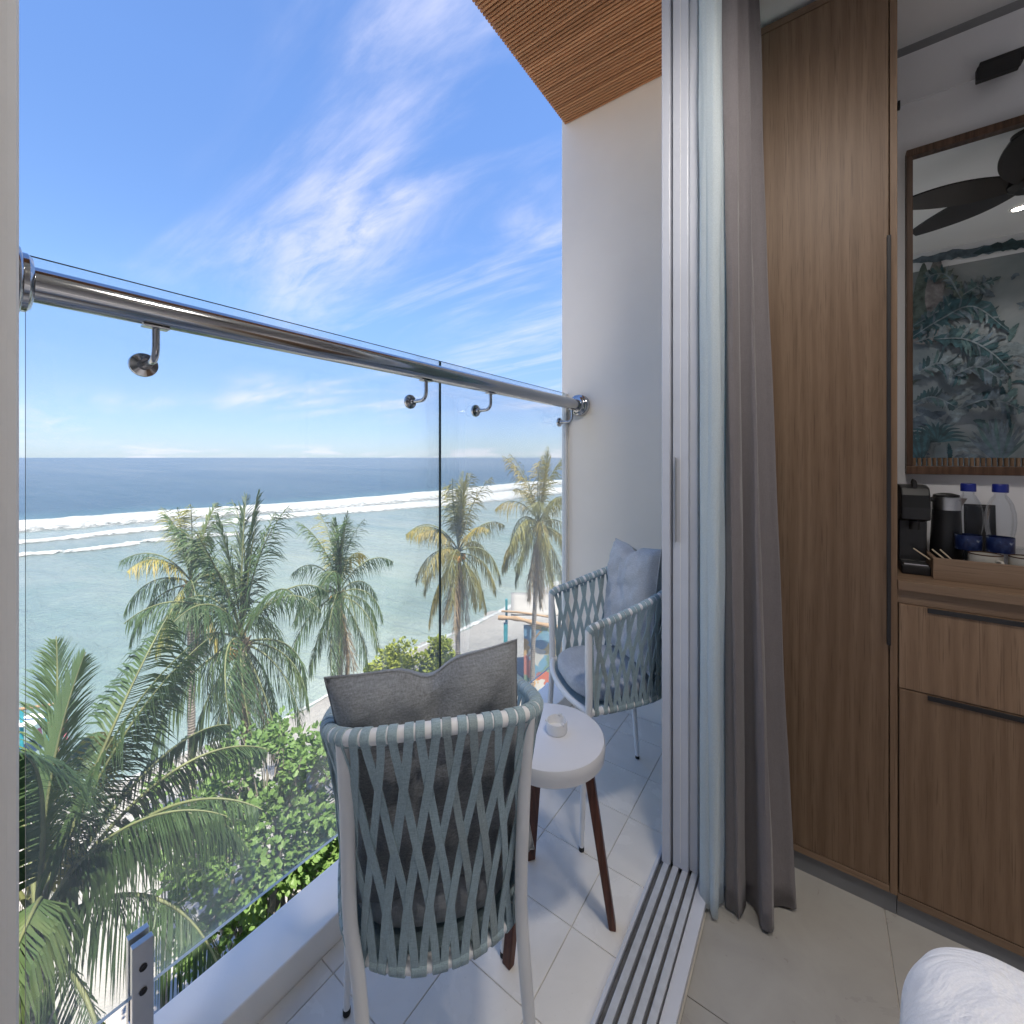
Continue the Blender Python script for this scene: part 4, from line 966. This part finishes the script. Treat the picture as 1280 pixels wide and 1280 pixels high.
def palm(crown, base_shift, ln, rad, label, mats, seed, plan=None, count=24, squeeze=.74, dead=2, nuts=0, gz=SEA + .6, upright=2, sparse=True):
    rnd = random.Random(seed); bx_, by_ = crown.x + base_shift[0], crown.y + base_shift[1]
    root = tag(empty('palm_tree', (bx_, by_, gz - .15)), label, 'palm tree', 'coconut palms along the beach')
    top_ = crown - Vector(root.location); pts = spline([(0, 0, 0), (top_.x * .12, top_.y * .12, top_.z * .33), (top_.x * .5, top_.y * .5, top_.z * .68), (top_.x, top_.y, top_.z)], 40)
    rr = [rad * (1.35 - .35 * min(1, i / 6)) * (1 - .28 * i / 40) * (1 + .04 * math.sin(i * 2.3)) for i in range(41)]
    MB().tube(pts, rr, 14).build('trunk', M['bark'], root)
    cb = MB(); 
    for i in range(16):                     # fibrous boot of old leaf bases under the crown
        a = rnd.uniform(0, 6.28); q = top_ + Vector((math.cos(a) * rad * .7, math.sin(a) * rad * .7, -rnd.uniform(.0, .28) * ln / 3)); cb.tube([q, q + Vector((math.cos(a) * rad * .9, math.sin(a) * rad * .9, .16 * ln / 3))], [rad * .35, rad * .12], 6)
    cb.build('crown_boot', M['rachis_dead'], root)
    if plan is None:
        plan = []
        for i in range(count):
            f = i / (count - 1); age = min(5, max(0, int(round(.2 + 5.2 * f + rnd.uniform(-.45, .45)))))
            if i < upright: age = 0
            plan.append((math.degrees(i * 2.39996) + rnd.uniform(-14, 14), age))
        plan += [(rnd.uniform(0, 360), 6) for _ in range(dead)]
    for i, (a, age) in enumerate(plan):
        m_, st = mats, M['rachis']
        if isinstance(mats, (list, tuple)): m_ = mats[0] if rnd.random() < mats[2] else mats[1]
        if age == 6: m_, st = M['frond_dead'], M['rachis_dead']
        make_frond(root, top_ + Vector((0, 0, (.06 - .02 * age) * ln)), R(a), age, ln * rnd.uniform(.9, 1.08), m_, st, (3 + i % 4) if sparse else i % 3, rnd.uniform(-14, 14), squeeze)
    for i in range(nuts):
        a = rnd.uniform(0, 6.28); MB().lathe([(0, -.11), (.05, -.09), (.082, -.03), (.085, .02), (.06, .075), (.02, .10), (0, .102)], (0, 0, 0), 12).build('coconut', M['nut'], root, 0, 1, (top_.x + math.cos(a) * rad * 1.9, top_.y + math.sin(a) * rad * 1.9, top_.z - .14 - .1 * rnd.random() * ln / 3))
    return root
M['nut'] = plain('orange_coconut', (.38, .17, .04), .5, var=.3)
cr = 35.4     # azimuth of the camera's right
FM = (M['frond'], M['frond_yellow'], .98)
P1plan = [(cr + a, g) for a, g in ((4, 3), (-18, 4), (16, 2), (38, 1), (12, 1), (70, 2), (100, 1), (130, 3), (165, 2), (200, 3), (235, 2), (270, 3), (60, 3), (150, 0), (80, 0), (250, 5), (48, 2), (112, 2), (185, 1), (-50, 2), (310, 1), (8, 2))]
palm(at(46, 1168, 4.0), (.0, .0), 3.05, .15, 'dark green coconut palm beside the left wall, cut by the frame', FM, 3, P1plan, squeeze=.66, nuts=0, sparse=False)
palm(at(302, 800, 8.5), (.1, .2), 3.1, .12, 'largest coconut palm, with drooping fronds and a tall spear leaf', FM, 8, count=32, squeeze=.6, nuts=5, dead=4, upright=4)
palm(at(238, 728, 11.5), (-.2, .1), 2.5, .105, 'slim palm with a yellow tipped crown half hidden behind the largest palm', (M['frond'], M['frond_yellow'], .6), 14, count=26, squeeze=.66, dead=2, upright=2)
palm(at(424, 742, 13), (-.1, .1), 2.75, .11, 'green palm with one yellow frond, right of the largest palm', (M['frond'], M['frond_yellow'], .92), 21, count=32, squeeze=.66, nuts=4, dead=3, upright=4)
SM = (M['frond_sun'], M['frond_yellow'], .8)
palm(at(573, 690, 15), (.05, -.1), 3.0, .10, 'sunlit golden palm behind the glass joint', SM, 33, count=34, squeeze=.66, nuts=7, dead=5, upright=3)
palm(at(674, 655, 15.5), (-.25, -.2), 3.0, .095, 'sunlit golden palm standing next to the white end wall', SM, 42, count=34, squeeze=.64, nuts=5, dead=5, upright=3)

# ------------------------------------------------------------------ broadleaf tree and bushes
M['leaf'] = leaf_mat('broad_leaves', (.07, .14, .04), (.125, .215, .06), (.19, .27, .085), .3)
M['leaf_sun'] = leaf_mat('sunlit_sea_lettuce', (.17, .22, .035), (.30, .33, .05), (.42, .42, .10), .3)  # sunlit yellow green is put into the leaf colour
M['branch'] = plain('grey_bark', (.20, .18, .155), .9, var=.3, bump=.5, bscale=30)
def leaf_cloud(clusters, per, size, spread, seed, centre):
    rnd = random.Random(seed); mb = MB()
    for c in clusters:
        out = (c - centre); out = out.normalized() if out.length > 0 else Vector((0, 0, 1)); sz = rnd.uniform(.75, 1.25)
        for _ in range(per):
            d = Vector((rnd.gauss(0, 1), rnd.gauss(0, 1), rnd.gauss(0, 1))).normalized(); p = c + d * spread * rnd.uniform(.2, 1) * sz
            ax = (d + out * .5 + Vector((0, 0, -.35)) + Vector((rnd.uniform(-.5, .5),) * 1 + (rnd.uniform(-.5, .5), rnd.uniform(-.5, .5)))).normalized()
            sd = ax.cross(Vector((rnd.uniform(-1, 1), rnd.uniform(-1, 1), 1.2))); sd = sd.normalized() if sd.length > .05 else Vector((1, 0, 0)); nn_ = ax.cross(sd)
            l_ = size * rnd.uniform(.7, 1.25); w = l_ * .36
            v_ = [p, p + ax * l_ * .35 + sd * w + nn_ * l_ * .05, p + ax * l_ * .75 + sd * w * .8, p + ax * l_ - nn_ * l_ * .14, p + ax * l_ * .75 - sd * w * .8, p + ax * l_ * .35 - sd * w + nn_ * l_ * .05]
            mb.add(v_, [(0, 1, 2, 3), (0, 3, 4, 5)])
    return mb
def broad_tree(base, lobes, n_cl, per, size, spread, label, name, cat, mat, seed, trunk_r=.09, extra=(), group=None):
    rnd = random.Random(seed); root = tag(empty(name, base), label, cat, group); cl = []
    tot = sum(r[0] * r[1] * r[2] for _, r in lobes)
    for c, r in lobes:
        k = int(n_cl * (r[0] * r[1] * r[2]) / tot) + 3
        for _ in range(k):
            d = Vector((rnd.gauss(0, 1), rnd.gauss(0, 1), rnd.gauss(0, 1))).normalized() * (rnd.uniform(.25, 1) ** .5)
            if rnd.random() < .1: d *= 1.18
            cl.append(Vector(c) - Vector(base) + Vector((d.x * r[0], d.y * r[1], d.z * r[2])))
    cl += [Vector(e) - Vector(base) for e in extra]
    ctr = sum(cl, Vector()) / len(cl)
    lo = min(p.z for p in cl); fork = Vector((ctr.x * .5, ctr.y * .5, max(.3, lo * .75)))
    MB().tube(spline([(0, 0, 0), (fork.x * .3 + .06, fork.y * .3, fork.z * .5), fork], 14), [trunk_r * (1.2 - .45 * i / 14) for i in range(15)], 10).build('trunk', M['branch'], root)
    for i in range(min(26, max(8, n_cl // 9))):
        q = rnd.choice(cl); m_ = fork.lerp(q, .5) + Vector((rnd.uniform(-.2, .2), rnd.uniform(-.2, .2), .12))
        MB().tube(spline([fork, m_, q], 12), [trunk_r * .55 * (1 - .85 * j / 12) for j in range(13)], 6).build('limb', M['branch'], root)
    tw = MB()
    for q in cl:
        tw.tube([q.lerp(ctr, .45), q.lerp(ctr, .2) + Vector((.03, .02, .03)), q], [.011, .008, .004], 4, cap=False)
    o = tw.build('twigs', M['branch'], root); o['kind'] = 'stuff'
    o = leaf_cloud(cl, per, size, spread, seed + 1, ctr).build('crown', mat, root); o['kind'] = 'stuff'
    return root
tz = 7.2
def blob(px, py, zf, rx, ry, rz_): return (at(px, py, zf), (rx * zf / FPX, ry, rz_ * zf / FPX))
broad_tree((at(330, 1150, tz).x, at(330, 1150, tz).y, SEA + .6),
           [blob(325, 960, 7.3, 62, .75, 62), blob(405, 985, 7.1, 55, .7, 85), blob(255, 1035, 7.0, 58, .6, 60), blob(345, 1060, 6.8, 75, .8, 75), blob(255, 1120, 6.8, 45, .5, 50), blob(410, 1090, 6.9, 55, .6, 75), blob(310, 1140, 6.9, 60, .6, 55), blob(340, 1200, 6.9, 60, .6, 40)],
           330, 30, .105, .17, 'bushy green broadleaf tree growing up against the glass railing', 'broadleaf_tree', 'tree', M['leaf'], 5, .10,
           [at(205, 968, 7), at(196, 985, 7), at(222, 975, 7), at(188, 1000, 7), at(164, 1038, 7), at(240, 1205, 6.8), at(228, 1165, 6.8), at(208, 1020, 7)])
def sapling():
    p = at(200, 1255, 8); root = tag(empty('sapling', (p.x, p.y, SEA + .6)), 'thin bare stemmed sapling on the sand beneath the leafy tree', 'plant')
    for i, (dx, h_) in enumerate(((0, 5.2), (.18, 4.6), (.32, 5.0))):
        MB().tube(spline([(dx, 0, 0), (dx + .05, .03, h_ * .5), (dx - .08 + i * .08, 0, h_)], 10), [.022 - .0012 * j for j in range(11)], 6).build('stem', M['branch'], root)
    o = leaf_cloud([Vector((.1, 0, 4.9)), Vector((.3, .05, 4.2)), Vector((0, 0, 3.6)), Vector((.25, 0, 3.2))], 9, .15, .22, 3, Vector((.1, 0, 4))).build('crown', M['leaf'], root); o['kind'] = 'stuff'
sapling()
zb = 19.0
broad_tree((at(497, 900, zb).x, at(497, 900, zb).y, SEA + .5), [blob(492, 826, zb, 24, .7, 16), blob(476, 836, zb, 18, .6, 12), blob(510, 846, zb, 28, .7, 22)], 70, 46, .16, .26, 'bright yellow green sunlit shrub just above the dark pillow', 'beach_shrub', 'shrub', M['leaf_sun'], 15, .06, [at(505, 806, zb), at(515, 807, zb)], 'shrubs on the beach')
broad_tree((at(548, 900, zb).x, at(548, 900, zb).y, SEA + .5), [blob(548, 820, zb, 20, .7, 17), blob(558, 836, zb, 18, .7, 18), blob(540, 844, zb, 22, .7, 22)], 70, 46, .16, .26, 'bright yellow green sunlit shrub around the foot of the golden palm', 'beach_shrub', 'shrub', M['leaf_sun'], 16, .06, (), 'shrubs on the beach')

# ------------------------------------------------------------------ beach hut on the right
hz0 = 20.0; hp = at(632, 880, hz0); ppm = FPX / hz0
hut = tag(empty('beach_hut', (hp.x, hp.y, SEA + .4), TH), 'open beach hut with teal posts, log beam and painted wall', 'hut')
def hz(py): return EYE - (py - 572) / ppm - (SEA + .4)
def hx(px): return (px - 632) / ppm
teal = plain('teal_paint', (.03, .22, .27), .5, var=.2)
driftwood = wood('driftwood', (.16, .10, .06), (.30, .20, .12), (.42, .31, .21), 'x', .7, .8)
canvas = plain('sun_bleached_roof_sheet', (.30, .285, .27), .85, var=.12, nscale=1.5, bump=.4, bscale=6)
MB().box(-.09, .09, -.09, .09, 0, hz(779)).build('post', teal, hut, .01); 
p2 = MB().box(-.06, .06, 2.9, 3.02, 0, hz(775)).build('post', teal, hut, .01); p3 = MB().box(3.9, 4.02, 2.9, 3.02, 0, hz(775)).build('post', teal, hut, .01); p4 = MB().box(3.9, 4.02, -.06, .06, 0, hz(775)).build('post', teal, hut, .01)
MB().tube(spline([(-.35, -.1, hz(771)), (.5, -.12, hz(772)), (1.4, -.08, hz(778)), (2.6, -.1, hz(783)), (4.2, -.1, hz(783))], 24), [.10 + .02 * math.sin(i * 1.3) for i in range(25)], 10).build('log_beam', driftwood, hut)
MB().tube(spline([(-.2, .12, hz(765)), (.8, .1, hz(767)), (2.2, .12, hz(773))], 14), .05, 8).build('log_beam', driftwood, hut)
rs_ = MB(); NXR = 14
vs_ = [(.25 + 4.1 * i / NXR, .15 + 3.3 * j / 6, hz(768) - .06 + .05 * mnoise.noise(Vector((i * .6, j * .5, 1)))) for j in range(7) for i in range(NXR + 1)]
rs_.add(vs_, [(j * (NXR + 1) + i, j * (NXR + 1) + i + 1, (j + 1) * (NXR + 1) + i + 1, (j + 1) * (NXR + 1) + i) for j in range(6) for i in range(NXR)], 0, True)
o = rs_.build('roof_sheet', canvas, hut); o.modifiers.new('t', 'SOLIDIFY').thickness = .05
for py_ in (800, 812):
    MB().tube([(.05, .15, hz(py_)), (.05, 2.9, hz(py_))], .03, 8).build('side_rail', teal, hut)
for k in range(5):
    MB().tube([(.05, .5 + .5 * k, hz(800)), (.05, .5 + .5 * k, hz(832))], .02, 6).build('baluster', teal, hut)
pm_ = Mat('painted_wall'); v = pm_.coord((1, 1, 1), 'Object'); wv_ = pm_.node('ShaderNodeVectorMath', {0: v, 1: pm_.node('ShaderNodeVectorMath', {0: pm_.node('ShaderNodeTexNoise', {'Vector': v, 'Scale': 2.2, 'Detail': 3.0}).outputs[1], 1: (.9, .9, .9)}, operation='MULTIPLY').outputs[0]}, operation='ADD').outputs[0]
vo = pm_.node('ShaderNodeTexVoronoi', {'Vector': wv_, 'Scale': 1.5}).outputs['Color']; hs = pm_.node('ShaderNodeSeparateColor', {0: vo}).outputs[0]
rp = pm_.node('ShaderNodeValToRGB'); rp.color_ramp.interpolation = 'CONSTANT'; e = rp.color_ramp.elements
for i, (p_, c_) in enumerate(((0, (.10, .20, .32)), (.3, (.33, .12, .10)), (.45, (.13, .26, .36)), (.62, (.36, .23, .10)), (.74, (.14, .21, .15)), (.84, (.38, .30, .15)), (.93, (.4, .4, .38)))):
    if i > 1: e.new(p_)
    e[i].position = p_; e[i].color = c_ + (1,)
pm_.t.links.new(hs, rp.inputs[0]); pm_.pr(col=rp.outputs[0], rough=.7)
MB().box(hx(655), hx(720), .35, .5, 0, hz(786)).build('painted_wall', pm_.m, hut, .01)
MB().tube([(hx(667), .05, 0), (hx(667) + .02, .05, hz(760))], .055, 8).build('pole', driftwood, hut)
MB().tube([(hx(667), .0, hz(800)), (hx(676), -.05, hz(788))], .04, 8).build('brace', driftwood, hut)

# beach bric-a-brac seen through the fronds on the left
lz = 17.5; lp = at(42, 930, lz); lpm = FPX / lz
sw = tag(empty('beach_shelter', (lp.x, lp.y, SEA + .35), TH), 'small turquoise and pink beach shelter behind the left palm fronds', 'shelter')
def lzz(py): return EYE - (py - 572) / lpm - (SEA + .35)
def lx(px): return (px - 45) / lpm
pink = plain('pink_paint', (.55, .16, .20), .6, var=.2); white_p = plain('white_board_paint', (.7, .72, .74), .6, var=.1)
for px_ in (30, 62): MB().tube([(lx(px_), 0, 0), (lx(px_), .0, lzz(885))], .06, 8).build('post', teal, sw)
for px_ in (38, 70): MB().tube([(lx(px_), .5, 0), (lx(px_) - .1, .5, lzz(920))], .06, 8).build('pink_post', pink, sw)
MB().tube([(lx(24), 0, lzz(887)), (lx(72), 0, lzz(880))], .06, 8).build('crossbeam', driftwood, sw)
r_ = MB().box(lx(20), lx(50), -.2, .6, lzz(905), lzz(903)).build('roof_board', white_p, sw, .005)
by = MB().lathe([(0, -.26), (.12, -.23), (.22, -.13), (.26, 0), (.22, .13), (.12, .23), (0, .26)], (0, 0, 0), 18).build('marker_buoy', plain('orange_buoy_plastic', (.42, .10, .05), .45, var=.15))
by.location = at(72, 902, 15.6); tag(by, 'orange red ball buoy hanging from a pole beside the turquoise shelter', 'buoy')
MB().tube([(0, 0, .25), (0, 0, .95), (.12, 0, 1.0)], .012, 6).build('rope', driftwood, by)
MB().tube([(.16, 0, SEA + .1 - by.location.z), (.13, 0, 1.05)], .035, 8).build('pole', driftwood, by)
